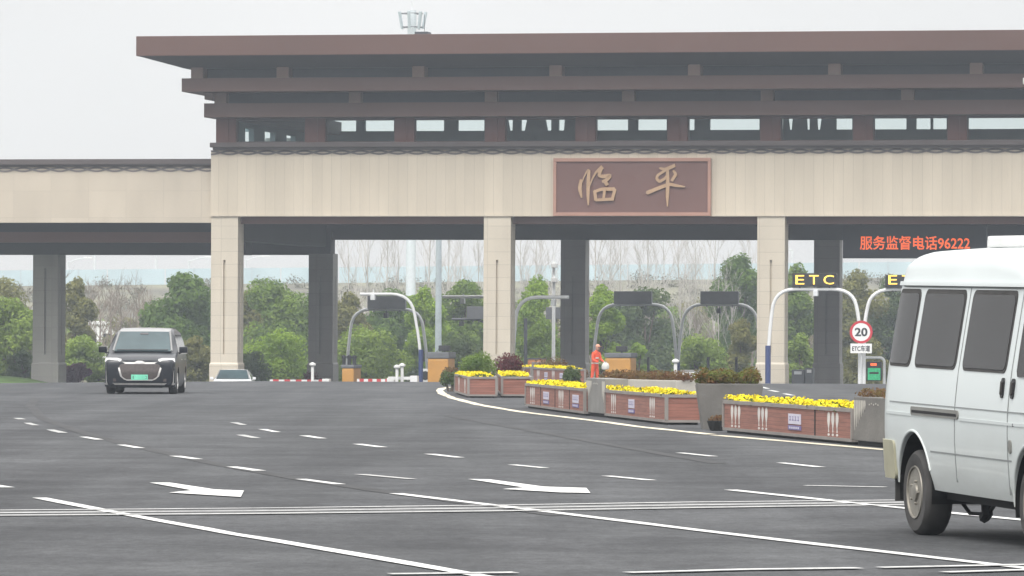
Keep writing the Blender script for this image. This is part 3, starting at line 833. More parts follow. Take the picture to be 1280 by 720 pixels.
brush([[(232, 222, 20), (222, 290, 32), (238, 365, 12)],
       [(238, 245, 8), (268, 172, 10), (296, 138, 24), (290, 250, 28), (289, 340, 26), (292, 425, 10)],
       [(300, 275, 9), (322, 215, 12), (352, 160, 16), (405, 118, 34)],
       [(392, 132, 30), (376, 186, 26), (410, 196, 30), (468, 186, 30), (440, 222, 28), (402, 238, 20)],
       [(428, 238, 30), (444, 266, 26)],
       [(338, 318, 22), (400, 296, 26), (505, 296, 28)],
       [(343, 310, 24), (352, 386, 24)],
       [(506, 300, 26), (482, 388, 24)],
       [(352, 384, 22), (488, 376, 24)],
       [(424, 300, 22), (414, 376, 20)]], 'carved_character')
brush([[(862, 128, 14), (905, 142, 28), (985, 106, 26)],
       [(905, 148, 20), (846, 186, 20), (838, 214, 22), (862, 238, 24), (905, 212, 20), (926, 176, 14)],
       [(972, 150, 16), (992, 178, 24), (958, 232, 22)],
       [(764, 326, 30), (846, 292, 28), (940, 256, 26), (1000, 270, 22), (1064, 278, 10)],
       [(924, 128, 22), (928, 250, 28), (925, 350, 26), (926, 436, 8)]], 'carved_character')

# ------------------------------------------------------------------ lane arches, displays, signs
def station(px, v, py=470, dz=0.0):
    """A spot on the ground in a plane parallel to the gate: (location, u, v, ground height)."""
    u = U(px, v, py); g = gpoint(u, v)
    return g, u, v, g.z
def gthing(name, px, v, label, cat, group=None):
    g, u, v_, z = station(px, v)
    return empty(name, g, -PHI, label, cat, group), (-u, -v, -z)
def rounded(pts, rad=0.45, n=6):
    out = [Vector(pts[0])]
    for a, b_, c in zip(pts, pts[1:], pts[2:]):
        a, b_, c = Vector(a), Vector(b_), Vector(c)
        r1 = min(rad, (a - b_).length * 0.48); r2 = min(rad, (c - b_).length * 0.48)
        p0 = b_ + (a - b_).normalized() * r1; p1 = b_ + (c - b_).normalized() * r2
        for k in range(n + 1):
            t = k / n
            out.append(p0 * (1 - t) ** 2 + b_ * 2 * t * (1 - t) + p1 * t * t)
    out.append(Vector(pts[-1]))
    return out
def arch(label, pts, v, r, m, sleeves=(), board=None, text=None, cams=(), foot=True, group=None, bm_='board_back'):
    base_px = pts[0][0]
    o, off = gthing('lane_arch', base_px, v, label, 'lane arch', group)
    g0 = -off[2]
    path = []
    for i, (x, y) in enumerate(pts):
        z = Z(y, v, x) if y is not None else gpoint(U(x, v, 470), v).z
        path.append((U(x, v, y or 470), v, z))
    MB().tube(rounded(path, 1.0), r, 8).build('arch_tube', M[m], o, off, True)
    for x, yt in sleeves:
        u = U(x, v, 450); zb = gpoint(u, v).z
        MB().tube([(u, v, zb), (u, v, Z(yt, v, x))], r * 1.55, 10).build('sleeve', M['blue_sleeve'], o, off, True)
    if board:
        x0, x1, y0, y1 = board
        a, c = U(x0, v, y0), U(x1, v, y0); z0, z1 = Z(y1, v, x0), Z(y0, v, x0)
        bo = MB().box(a, c, v - 0.16, v + 0.16, z0, z1, 0.02)
        bo.box(a + 0.3, a + 0.38, v - 0.05, v + 0.05, z0 - 0.18, z0).box(c - 0.38, c - 0.3, v - 0.05, v + 0.05, z0 - 0.18, z0)
        bo = bo.build('display_board', M['black' if text else bm_], o, off)
        if text:
            for ch, (p0, p1) in text:
                text_mesh('led_letter', ch, M['led_yellow'], bo, U(p0, v, 350) + off[0], U(p1, v, 350) + off[0], Z(355.5, v, p0) + off[2], Z(344, v, p0) + off[2], -0.165, 0.012, 0.0)
    for x, y in cams:
        u = U(x, v, y); z = Z(y, v, x)
        MB().box(u - 0.11, u + 0.11, v - 0.25, v + 0.1, z - 0.16, z + 0.12, 0.03).tube([(u, v, z + 0.1), (u, v, z + 0.35)], 0.035, 6).build('camera_unit', M['black' if m != 'white_steel' else 'grey_steel'], o, off)
    return o
arch('white arch with ETC display over blue sleeved post beside the third column', [(960, None), (960.5, 430), (968, 361.5), (1066, 361.5), (1075, 404), (1074.5, None)], 0.0 - 3.5, 0.085, 'white_steel', [(960, 432)], (991, 1046, 341.5, 358.5),
     [('E', (995, 1006)), ('T', (1012, 1024)), ('C', (1030, 1043))], [(1020, 366)])
arch('white arch with ETC display half hidden behind the white van', [(1080, None), (1080, 402), (1090, 361.5), (1185, 361.5), (1194, 404), (1194, None)], -3.5, 0.085, 'white_steel', [(1194, 432)], (1107, 1162, 343.5, 360),
     [('E', (1111, 1122)), ('T', (1128, 1140)), ('C', (1146, 1159))], [(1137, 368)])
arch('white one armed pole with dark blue sleeve left of the orange pad', [(526, None), (526, 437), (514, 367.5), (450, 367.5)], 2.0, 0.075, 'white_steel', [(526, 437)], None, None, [(467, 371)])
arch('thin grey arch with dark display at the leftmost lane', [(433, None), (434, 448), (441, 386.5), (526, 386.5), (534, 448), (534.5, None)], 31, 0.085, 'grey_steel', [], (460, 507.5, 370, 386), None, [(483, 394)])
arch('thin grey arch with dark display behind the worker', [(741, None), (742, 440), (750, 380.5), (838, 380.5), (845.5, 440), (845.5, None)], 31, 0.085, 'grey_steel', [], (768, 815, 364, 380), None, [])
arch('thin grey arch with dark display just left of the third column', [(847, None), (848, 440), (856, 380.5), (944, 380.5), (952, 440), (952, None)], 31, 0.085, 'grey_steel', [(847, 452)], (876, 923.5, 364, 380), None, [(899, 388)])
arch('grey gallows pole with long arm seen right of the second column', [(640, None), (641, 440), (647, 371.5), (711, 371.5)], 4, 0.09, 'white_steel', [], None, None, [(692, 378)])
arch('white straight arm pole reaching left behind the second column', [(632, None), (632, 440), (628, 371), (553, 371)], 26, 0.085, 'white_steel', [], None, None, [(579, 376)])
arch('dark tee shaped pole with displays behind the second column', [(657, None), (657, 398)], 40, 0.10, 'dark_steel', [], (683, 703, 384, 399), None, [])
arch('dark crossbar with display seen left of the second column', [(612, None), (612, 399), (565, 399)], 40, 0.07, 'dark_steel', [], (584, 606, 383, 399), None, [(577, 404)])
MBx = MB()
# the row of tall lamp masts behind the gate
def mast(name, label, px, v, r, ytop, m, group=None):
    o, off = gthing(name, px, v, label, 'mast')
    u = U(px, v, 400); z0 = gpoint(u, v).z
    MB().tube([(u, v, z0), (u, v, Z(ytop, v, px))], [r, r * 0.75], 12).build('mast_pole', M[m], o, off, True)
    MB().box(u - r * 2, u + r * 2, v - r * 2, v + r * 2, z0 - 0.05, z0 + 0.06).build('base_plate', M['grey_steel'], o, off)
    return o, off, u
o, off, u = mast('lamp_mast', 'tall pale blue lamp mast rising behind the orange pad', 548, 42, 0.20, 230, 'pale_steel')
MB().box(u - 0.6, u + 0.6, 41.7, 42.3, Z(232, 42, 548), Z(229, 42, 548)).build('lamp_bar', M['pale_steel'], o, off)
o, off, u = mast('camera_mast', 'slim white camera mast right of the second column', 692, 36, 0.11, 318, 'white_steel')
for yy in (332, 350): MB().box(u - 0.1, u + 0.2, 35.6, 36.1, Z(yy + 3, 36, 692), Z(yy - 3, 36, 692), 0.04).build('camera_unit', M['white_plastic'], o, off)

# red LED message board hung under the canopy
v = 3.2
a, c = U(1053.5, v, 310), U(1233, v, 310)
z0, z1 = Z(323, v, 1140), zS + 0.02
b0 = GO + UD * ((a + c) / 2) + VD * v
led = empty('message_board', (b0.x, b0.y, z0), -PHI, 'black message board with red LED lettering hung under the gate', 'display')
w2 = (c - a) / 2
bo = MB().box(-w2, w2, 0, 0.4, 0, z1 - z0 - 0.35, 0.02).build('casing', M['dark'], led)
MB().box(-w2 + 0.8, -w2 + 0.9, 0.1, 0.2, z1 - z0 - 0.352, z1 - z0).build('hanger', M['dark_steel'], led)
MB().box(w2 - 0.9, w2 - 0.8, 0.1, 0.2, z1 - z0 - 0.352, z1 - z0).build('hanger', M['dark_steel'], led)
mid = (a + c) / 2
text_mesh('led_lettering', '服务监督电话96222', M['led_red'], bo, U(1075, v, 305) - mid, U(1212.5, v, 305) - mid, Z(312.3, v, 1140) - z0, Z(295, v, 1140) - z0, -0.004, 0.012, 0.012)

# the round 20 limit sign with its plate
o, off = gthing('speed_sign', 1077, -4.2, 'round white speed sign reading 20 with red ring above small plate', 'road sign')
v = -4.2
u = U(1076.5, v, 415); z = Z(415, v, 1076)
MB().tube([(u, v + 0.1, gpoint(u, v).z), (u, v + 0.1, z + 0.3)], 0.03, 8).build('sign_post', M['grey_steel'], o, off, True)
rr = 14.0 / 26.3
cx = (u + off[0], 0, z + off[2])
face = MB().lathe([(rr * 0.80, -0.012), (rr * 0.80, 0.03)], 'y', 40, cx).build('sign_face', M['white_sign'], o)
MB().lathe([(rr * 0.78, -0.02), (rr, -0.02), (rr, 0.03), (rr * 0.78, 0.03)], 'y', 40, cx)
ringm = MB()
for k in range(40):
    a0, a1 = 2 * math.pi * k / 40, 2 * math.pi * (k + 1) / 40
    q = [(rr * f * math.cos(t), rr * f * math.sin(t)) for f, t in ((0.79, a0), (1, a0), (1, a1), (0.79, a1))]
    ringm.prism([(cx[0] + x, cx[2] + y) for x, y in q], -0.02, 0.03)
bmesh.ops.remove_doubles(ringm.bm, verts=ringm.bm.verts, dist=0.0005)
ringm.build('sign_ring', M['red_sign'], o)
text_mesh('sign_number', '20', M['sign_black'], face, cx[0] - rr * 0.56, cx[0] + rr * 0.56, cx[2] - rr * 0.38, cx[2] + rr * 0.38, -0.014, 0.006, 0.03)
pz0, pz1 = Z(441.5, v, 1076) + off[2], Z(429.5, v, 1076) + off[2]
pl = MB().box(cx[0] - 0.5, cx[0] + 0.5, -0.012, 0.02, pz0, pz1, 0.006).build('sign_plate', M['white_sign'], o)
text_mesh('plate_lettering', 'ETC车道', M['sign_black'], pl, cx[0] - 0.42, cx[0] + 0.42, pz0 + 0.08, pz1 - 0.08, -0.014, 0.006, 0.02)

# green lane display in a small grey frame, beside the van
o, off = gthing('lane_display', 1076, 6, 'small green and red lane display in a grey tube frame beside the van', 'display')
v = 6; u0, u1 = U(1075, v), U(1106, v); zb = gpoint(u0, v).z
MB().tube(rounded([(u0, v, zb), (u0, v, Z(447, v, 1075)), (u1, v, Z(447, v, 1075)), (u1, v, gpoint(u1, v).z)], 0.25), 0.07, 8).build('frame_tube', M['grey_steel'], o, off, True)
sc = MB().box(u0 + 0.35, u1 - 0.12, v - 0.1, v + 0.1, Z(476, v, 1085), Z(452, v, 1085), 0.02).build('casing', M['black'], o, off)
MB().box(u0 + 0.42, u1 - 0.18, v - 0.115, v - 0.102, Z(475, v, 1085), Z(460, v, 1085)).build('screen', M['led_green'], sc, off)
MB().box(u0 + 0.5, u1 - 0.26, v - 0.12, v - 0.1155, Z(467.5, v, 1085), Z(465, v, 1085)).build('screen_arrow', M['black'], sc, off)
MB().box(u0 + 0.55, u0 + 0.85, v - 0.115, v - 0.102, Z(457, v, 1085), Z(454, v, 1085)).build('screen_bar', M['led_red'], sc, off)

# crash pads, barrier arms, booth cabinet, bollards
def pad(label, x0, x1, ytop, v, cap_h=6, cam=None, legs=False, soft=False):
    o, off = gthing('crash_pad', (x0 + x1) / 2, v, label, 'crash pad')
    a, c = U(x0, v), U(x1, v); zb = gpoint((a + c) / 2, v).z; zt = Z(ytop, v, x0); zm = Z(ytop + cap_h, v, x0)
    MB().box(a, c, v, v + 1.6, zb, zm, 0.10).build('pad', M['orange_soft' if soft else 'orange_pad'], o, off)
    MB().box(a - 0.04, c + 0.04, v - 0.03, v + 1.63, zm + 0.002, zt, 0.05).build('cap', M['board_back'], o, off)
    hz = (zm - zb)
    MB().box(a + 0.1, c - 0.1, v - 0.025, v - 0.002, zb + hz * 0.12, zb + hz * 0.24).build('stripe', M['black'], o, off)
    if cam:
        u = U(cam, v)
        MB().box(u - 0.26, u + 0.26, v + 0.4, v + 0.8, zt + 0.05, zt + 0.32, 0.05).tube([(u, v + 0.6, zt), (u, v + 0.6, zt + 0.1)], 0.05, 6).build('camera_unit', M['black'], o, off)
    if legs:
        for x in (x0 + 1, (x0 + x1) / 2, x1 - 1):
            u = U(x, v)
            MB().tube([(u, v + 0.3, zt), (u, v + 0.3, zt + 0.32)], 0.09, 8).lathe([(0.12, zt + 0.3), (0.13, zt + 0.4), (0.05, zt + 0.46)], 'z', 10, (u, v + 0.3, 0)).build('lamp_post', M['black'], o, off)
    return o
pad('orange pad with three black lamps beside the left rear column', 428, 443, 456, -2, 4, None, True)
pad('broad orange pad with grey cap and black camera below the lamp mast', 535, 561, 440, -1, 8, 553)
pad('orange pad with grey cap and black camera right of the worker', 757, 789, 441, -3, 6, 775)
pad('low orange block behind the rear flower planters', 660, 676, 448, 4, 1, None, False, True)
def boom(label, x0, x1, y, v, n, post=None, group=None):
    o, off = gthing('boom_barrier', post or x1, v, label, 'boom barrier', group)
    a, c = U(x0, v), U(x1, v); z = Z(y, v, x0); zb = gpoint(c, v).z
    MB().box(min(a, c), max(a, c), v, v + 0.06, z - 0.07, z + 0.07).build('arm', M['white_plastic'], o, off)
    for k in range(n):
        t0, t1 = (k + 0.3) / n, (k + 0.8) / n
        MB().box(a + (c - a) * t0, a + (c - a) * t1, v - 0.012, v + 0.072, z - 0.075, z + 0.075).build('red_band', M['red'], o, off)
    u = c
    MB().box(u - 0.18, u + 0.18, v - 0.2, v + 0.2, zb, z + 0.12, 0.03).build('motor_box', M['white_plastic'], o, off)
    return o
boom('red and white boom arm lowered right of the first column', 338, 409, 476.2, -3, 5)
boom('red and white boom arm beside the orange pad with lamps', 447, 490, 475.4, -2.5, 4)
boom('plain white boom arm before the blue sleeved pole', 486, 519, 472.6, -3, 0)
def bollard(label, px, v, ytop, m='white_plastic', cap=True):
    o, off = gthing('signal_post', px, v, label, 'post')
    u = U(px, v); zb = gpoint(u, v).z; zt = Z(ytop, v, px)
    MB().tube([(u, v, zb), (u, v, zt - 0.1)], 0.075, 10).build('post_tube', M[m], o, off, True)
    if cap: MB().lathe([(0.05, zt - 0.1), (0.16, zt - 0.02), (0.16, zt + 0.05), (0.04, zt + 0.12)], 'z', 12, (u, v, 0)).build('post_cap', M['white_plastic'], o, off, True)
    return o
bollard('white signal post with round cap left of the left rear column', 391.5, -3.5, 456)
bollard('thin white post with round cap nearer the orange pad', 497, -3.5, 459)
bollard('stout white post with round cap beside the blue sleeved pole', 503.5, -3, 457)
bollard('dark slim post right of the orange pad and worker', 811, 20, 444, 'black', False)
bollard('dark slim post midway between worker and third column', 886, 22, 444, 'black', False)
bollard('dark slim post close to the third column', 921, 22, 444, 'black', False)
bollard('short white and dark post behind the pale low wall', 845, -20, 452, 'white_plastic', True)
o, off = gthing('booth_cabinet', 534, 4, 'white rounded cabinet with a dark round opening beside blue sleeve', 'cabinet')
a, c, v = U(527, 4), U(541, 4), 4; zb = gpoint(a, v).z; zt = Z(461, v, 534)
MB().box(a, c, v, v + 0.9, zb, zt, 0.06).build('cabinet_body', M['white_plastic'], o, off)
MB().lathe([(0.22, v - 0.02), (0.22, v + 0.01)], 'y', 24, (a + 0.22, 0, (zt + Z(478, v, 534)) / 2)).build('round_opening', M['black'], o, off)
o, off = gthing('control_cabinet', 862, -25, 'plain light grey control cabinet left of the big planter pot', 'cabinet')
v = -25; a, c = U(851, v), U(875, v); zb = gpoint(a, v).z
cb_ = MB().box(a, c, v, v + 0.8, zb, Z(462.5, v, 860), 0.03).build('cabinet_body', M['stone_light'], o, off)
MB().box(a + 0.06, c - 0.06, v - 0.012, v - 0.002, zb + 0.1, Z(465, v, 860)).build('cabinet_door', M['grey_steel'], o, off)
for lab, px, yt, wd in (('low grey equipment box with pale panel by the third column', 998, 462, 8), ('small grey machine with white lamp right of the third column', 1012, 460, 5)):
    o, off = gthing('lane_machine', px, 8, lab, 'machine')
    v = 8; u = U(px, v); zb = gpoint(u, v).z; ww = wd / 26
    MB().box(u - ww, u + ww, v, v + 0.6, zb, Z(yt, v, px), 0.04).build('machine_body', M['board_back'], o, off)
    MB().box(u - ww * 0.6, u + ww * 0.6, v - 0.015, v - 0.002, Z(yt + 6, v, px), Z(yt + 2, v, px)).build('machine_panel', M['white_plastic' if px > 1000 else 'grey_steel'], o, off)

# telecom mast behind the gate
o, off = gthing('cell_tower', 515, 160, 'pale telecom monopole with antenna panels showing above the gate roof', 'antenna mast')
v = 160; u = U(515, v, 20); k = 1 / 15.6
zt = Z(13, v, 515)
MB().tube([(u, v, gpoint(u, v).z), (u, v, zt)], [0.42, 0.36], 16).build('mast_pole', M['mast_pale'], o, off, True)
MB().tube([(u, v, zt), (u, v, Z(-6, v, 515))], 0.03, 6).build('whip_antenna', M['grey_steel'], o, off)
rg = MB()
for yy in (17, 34):
    zz = Z(yy, v, 515)
    for q in range(12):
        t0, t1 = 2 * math.pi * q / 12, 2 * math.pi * (q + 1) / 12
        rg.tube([(u + 0.9 * math.cos(t0), v + 0.9 * math.sin(t0), zz), (u + 0.9 * math.cos(t1), v + 0.9 * math.sin(t1), zz)], 0.03, 5)
    for q in range(4):
        t0 = math.pi / 4 + math.pi * q / 2
        rg.tube([(u, v, zz), (u + 0.9 * math.cos(t0), v + 0.9 * math.sin(t0), zz)], 0.03, 5)
rg.build('antenna_ring', M['board_back'], o, off)
for q in range(7):
    t0 = 2 * math.pi * q / 7 + 0.2
    x, y = u + 1.0 * math.cos(t0), v + 1.0 * math.sin(t0)
    tilt = 0.12
    MB().tube([(x + tilt * math.cos(t0), y + tilt * math.sin(t0), Z(15, v, 515)), (x - tilt * math.cos(t0), y - tilt * math.sin(t0), Z(36, v, 515))], [0.14, 0.12], 5).build('antenna_panel', M['pale_steel'], o, off)

# surveillance camera whose arm reaches in from the right
cy = 90
pz = P(1296, 104, cy)
o = empty('surveillance_camera', (pz.x + 0.5, cy, 0), 0, 'white and black surveillance camera reaching in above the van at right', 'camera')
h = pz.z
MB().tube([(0, 0, 0), (0, 0, h + 0.3)], [0.09, 0.07], 10).build('camera_pole', M['grey_steel'], o, None, True)
MB().tube([(0, 0, h + 0.12), (-0.55, 0, h + 0.12)], 0.03, 8).build('camera_arm', M['white_plastic'], o, None, True)
MB().box(-0.74, -0.42, -0.12, 0.12, h - 0.02, h + 0.10, 0.03).build('camera_body', M['white_plastic'], o)
MB().lathe([(0.10, h - 0.02), (0.115, h - 0.07), (0.07, h - 0.15), (0.02, h - 0.18)], 'z', 16, (-0.6, 0, 0)).build('camera_dome', M['black'], o, None, True)

# ------------------------------------------------------------------ planters on the island
def leaf_cloud(name, m, lobes, n, size, parent=None, fill=0.55, up=0.2, seed=0, flat=1.0):
    """Many leaf sized quads spread through a set of lobes (x, y, z, rx, ry, rz)."""
    g = np.random.default_rng(seed + 11)
    lb = np.array(lobes, float)
    wgt = (lb[:, 3] * lb[:, 4] * lb[:, 5]) ** 0.67
    idx = g.choice(len(lb), n, p=wgt / wgt.sum())
    d = g.normal(size=(n, 3)); d /= np.linalg.norm(d, axis=1, keepdims=True)
    r = fill + (1.06 - fill) * g.random(n) ** 0.6
    c = lb[idx, :3] + d * r[:, None] * lb[idx, 3:6]
    nr = d + g.normal(size=(n, 3)) * 0.65 + np.array([0, 0, up]); nr /= np.linalg.norm(nr, axis=1, keepdims=True)
    t = np.cross(nr, g.normal(size=(n, 3))); t /= np.linalg.norm(t, axis=1, keepdims=True)
    b_ = np.cross(nr, t)
    s = size * (0.6 + 0.8 * g.random(n))[:, None]
    q = np.stack([c - t * s, c - b_ * s * 0.62, c + t * s, c + b_ * s * 0.62], 1).reshape(-1, 3)
    me = bpy.data.meshes.new(name)
    me.vertices.add(4 * n); me.vertices.foreach_set('co', q.ravel())
    me.loops.add(4 * n); me.loops.foreach_set('vertex_index', np.arange(4 * n))
    me.polygons.add(n); me.polygons.foreach_set('loop_start', np.arange(0, 4 * n, 4))
    me.update(); me.validate()
    return link(name, me, m, parent)
def flower_bed(parent, L, Wd, z, seed, h=0.015):
    """Dense bedding blossoms over low leaves."""
    g = np.random.default_rng(seed)
    n = int(L * Wd * 620)
    x = g.random(n) * L; y = g.random(n) * Wd
    hump = 0.028 * np.sin(x * 2.3 + seed) + 0.022 * np.sin(x * 6.1 + y * 4)
    c = np.stack([x, y, z + h + hump + g.random(n) * 0.06], 1)
    keep = np.sin(x * 3.1 + seed * 2) + np.sin(y * 7 + x) + g.normal(size=n) * 0.8 > -1.5
    c = c[keep]; n = len(c)
    pe = MB()
    for p in c:
        nr = Vector((g.normal() * 0.7, g.normal() * 0.7 - 0.5, 0.8)).normalized()
        t = nr.cross(Vector((g.normal(), g.normal(), 0.2))).normalized(); b_ = nr.cross(t)
        s = 0.018 + 0.013 * g.random()
        p = Vector(p)
        pe.poly([p + (t * math.cos(a) + b_ * math.sin(a)) * s * (1 if k % 2 else 0.8) for k, a in enumerate([i * math.pi / 3 for i in range(6)])])
    tag(pe.build('flower_blossoms', M['petal'], parent), kind='stuff')
    lob = [(L * (k + 0.5) / 14, Wd / 2, z + 0.0, L / 20, Wd / 2, 0.075) for k in range(14)]
    tag(leaf_cloud('flower_foliage', M['flower_leaf'], lob, int(L * Wd * 260), 0.045, parent, seed=seed), kind='stuff')
def motif(parent, x, z0, z1, y=-0.004, sp=0.19, wk=1.0):
    """Three tall white seed heads on stems with a dot below each, one decal."""
    h = z1 - z0
    mb = MB()
    for k in (-1, 0, 1):
        cx_ = x + k * sp
        zt = z1 - (0.0 if k else -0.02) - 0.02 * k
        prof = [(0.012, 0.30), (0.035, 0.45), (0.062, 0.62), (0.066, 0.80), (0.045, 0.94), (0.015, 1.0)]
        ring = [(cx_ + w * wk, z0 + h * t) for w, t in prof] + [(cx_ - w * wk, z0 + h * t) for w, t in prof[::-1]]
        mb.prism(ring, y, 0.001)
        mb.prism([(cx_ - 0.02 * wk, z0 + h * 0.15), (cx_ + 0.02 * wk, z0 + h * 0.15), (cx_ + 0.012 * wk, z0 + h * 0.298), (cx_ - 0.012 * wk, z0 + h * 0.298)], y, 0.001)
        mb.prism([(cx_ + 0.05 * wk * math.cos(a), z0 + h * 0.05 + 0.02 * math.sin(a)) for a in [i * math.pi / 4 for i in range(8)]], y, 0.001)
    mb.build('plant_decal', M['decal'], parent)
def plaque(parent, x, z0, z1, w):
    h = z1 - z0
    o = MB().box(x - w / 2, x + w / 2, -0.014, -0.001, z0 + h * 0.36, z1, 0.004).build('plaque', M['plaque'], parent)
    ink = MB().prism([(x + 0.47 * w * math.cos(a), z0 + h * 0.68 + h * 0.25 * math.sin(a)) for a in [i * math.pi / 6 for i in range(12)]], -0.016, -0.0145)
    pk = MB()
    for k in range(4):
        xx = x - w * 0.33 + k * w * 0.22
        pk.box(xx - w * 0.07, xx + w * 0.07, -0.017, -0.0145, z0 + h * 0.58, z0 + h * 0.64)
        pk.box(xx - w * 0.012, xx + w * 0.02, -0.017, -0.0145, z0 + h * 0.645, z0 + h * 0.80)
        pk.box(xx - w * 0.06, xx + w * 0.05, -0.017, -0.0145, z0 + h * 0.81, z0 + h * 0.85)
    ink.bm.free()
    pk.build('plaque_writing', M['plaque_ink'], o)
    MB().box(x - w * 0.52, x + w * 0.52, -0.014, -0.001, z0, z0 + h * 0.28, 0.004).build('plaque_strip', M['plaque_ink'], parent)
    q = MB()
    for k in range(5): q.box(x - w * 0.4 + k * w * 0.17, x - w * 0.4 + k * w * 0.17 + w * 0.11, -0.017, -0.0145, z0 + h * 0.08, z0 + h * 0.2)
    q.build('plaque_strip_writing', M['plaque'], o)
def planter(label, A, B, Wd, H, items, seams=(), seed=0, zg=None, cut=None, group='red brown slatted flower planters'):
    """A slatted planter whose long side runs from A (far) to B (near) on the ground."""
    A, B = Vector(A), Vector(B)
    d = (B - A); L = math.hypot(d.x, d.y)
    o = empty('flower_planter', A, math.atan2(d.y, d.x), label, 'planter', group)
    o.rotation_euler.y = -math.atan2(d.z, L)
    MB().box(0.0, L, 0.0, Wd, 0.075, H - 0.055).build('slatted_body', M['slats'], o)
    MB().box(0.05, L - 0.08, 0.04, Wd - 0.05, 0.0, 0.073).build('plinth', M['plinth'], o)
    fr = MB()
    e = 0.022
    fr.box(-e, L + e, -e, 0.05, H - 0.055, H).box(-e, L + e, Wd - 0.05, Wd + e, H - 0.055, H).box(-e, 0.05, 0.05, Wd - 0.05, H - 0.055, H).box(L - 0.05, L + e, 0.05, Wd - 0.05, H - 0.055, H)
    fr.box(-e, L + e, -e, Wd + e, 0.04, 0.085)
    for x in (0, L): 
        for y in (0, Wd): fr.box(x - 0.03, x + 0.03, y - 0.03, y + 0.03, 0.085, H - 0.055)
    fr.build('frame', M['rim'], o)
    sm = MB()
    for t in seams: sm.box(L * t - 0.035, L * t + 0.035, -0.006, 0.002, 0.085, H - 0.056)
    if seams: sm.build('panel_joint', M['plinth'], o)
    else: sm.bm.free()
    k = L / 8.0
    for kind, t in items:
        if kind == 'm': motif(o, L * t, 0.10, H - 0.075, sp=0.24 * k, wk=1.2 * k)
        else: plaque(o, L * t, 0.14, H - 0.14, 0.75 * k)
    flower_bed(o, L - 0.1, Wd - 0.06, H - 0.03, seed)
    return o
planter('longest flower planter nearest the white van with three white motifs', G(905, 540.5), G(1066, 556), 0.75, 0.525, [('m', 0.10), ('m', 0.325), ('p', 0.58), ('m', 0.86)], (0.73,), 1)
planter('flower planter left of the big grey pot with sunlit red end panel', G(757, 522), G(833, 531), 0.62, 0.535, [('m', 0.14), ('p', 0.45), ('m', 0.78)], (), 2)
planter('flower planter left of the upright grey box showing two plaques', G(657.5, 509.5), G(731, 519.7), 0.62, 0.53, [('m', 0.12), ('p', 0.37), ('m', 0.62), ('p', 0.86)], (0.27, 0.52, 0.76), 3)
planter('leftmost flower planter at the rounded tip of the island', G(569, 492), G(585.5, 497.2), 0.70, 0.53, [('m', 0.3), ('m', 0.75)], (), 4)
planter('flower planter standing second from the rounded island tip', G(622.5, 491.5), G(627.5, 497), 0.74, 0.53, [], (), 5)
def onground(px, Y):
    p = P(px, 460, Y); return Vector((p.x, Y, gz(p.x, Y)))
planter('short flower planter in the back row beside a thin grey pillar', onground(646, 184), onground(664, 178), 0.5, 0.55, [('m', 0.5)], (), 6)
planter('long flower planter in the back row behind the middle planters', onground(667, 166), onground(707.5, 158), 0.6, 0.53, [('m', 0.15), ('p', 0.4), ('m', 0.62), ('p', 0.87)], (), 7)

def bush(parent_name, label, cat, base, lobes, m, n, size, stem=True, seed=0, group=None):
    o = empty(parent_name, base, 0, label, cat, group)
    leaf_cloud('foliage', M[m], lobes, int(n * 2.2), size * 0.65, o, fill=0.35, seed=seed)
    if stem:
        mb = MB()
        for l_ in lobes[:6]: mb.tube([(l_[0] * 0.3, l_[1] * 0.3, 0), (l_[0], l_[1], l_[2])], [0.03, 0.008], 5)
        mb.build('stems', M['bark'], o)
    return o
def stone_box(name, label, A, B, Wd, H, m, leaf, lh, seed, deco=True, n=500):
    A, B = Vector(A), Vector(B); d = B - A; L = math.hypot(d.x, d.y)
    o = empty(name, A, math.atan2(d.y, d.x), label, 'planter')
    MB().box(0, L, 0, Wd, 0.07, H, 0.015).build('stone_body', M[m], o)
    MB().box(0.06, L - 0.06, 0.05, Wd - 0.05, 0.0, 0.069).build('plinth', M['plinth'], o)
    if deco:
        mb = MB()
        D0 = min(L, 1.8)
        for k in range(7):          # carved leaf sprays spilling from the upper corners
            for s in (0, 1):
                t = k / 7; ln = H * (0.62 - 0.5 * t)
                x = D0 * (0.03 + 0.055 * k) if s == 0 else L - D0 * (0.03 + 0.05 * k)
                if s == 1 and k > 3: continue
                w = D0 * 0.016
                zt = H * 0.93
                mb.prism([(x - w, zt), (x + w * 0.8, zt), (x + w * 1.6, zt - ln * 0.5), (x + w * 0.6, zt - ln), (x - w * 0.4, zt - ln * 0.55)], -0.006, 0.001)
        for k in range(5): mb.box(D0 * (0.5 + 0.07 * k), D0 * (0.52 + 0.07 * k), -0.006, 0.001, H * (0.84 + 0.02 * (k % 2)), H * (0.87 + 0.02 * (k % 2)))
        mb.build('carved_leaves', M['concrete'], o)
    if leaf:
        lob = [(L * (k + 0.5) / 6, Wd * (0.3 + 0.4 * (k % 2)), H + lh * 0.35, L / 9, Wd * 0.35, lh * (0.5 + 0.25 * ((k * 7) % 3) / 2)) for k in range(6)]
        tag(leaf_cloud('planted_leaves', M[leaf], lob, n * 2, 0.028, o, 0.2, seed=seed), kind='stuff')
    return o
stone_box('stone_planter', 'upright grey stone box with carved leaf corners between two flower planters', G(732.5, 519.5), G(756, 522), 0.45, 0.74, 'stone_light', None, 0, 5)
stone_box('stone_planter', 'grey stone planter with carved leaves and reddish plant beside the van', G(1067, 556.5), G(1160, 565), 0.8, 0.70, 'stone', 'red_leaf', 0.15, 6, n=900)
stone_box('stone_pillar', 'thin grey pillar beside the short flower planter in back', onground(664.5, 178), onground(668, 176.5), 0.4, 0.72, 'stone_light', None, 0, 7, False)
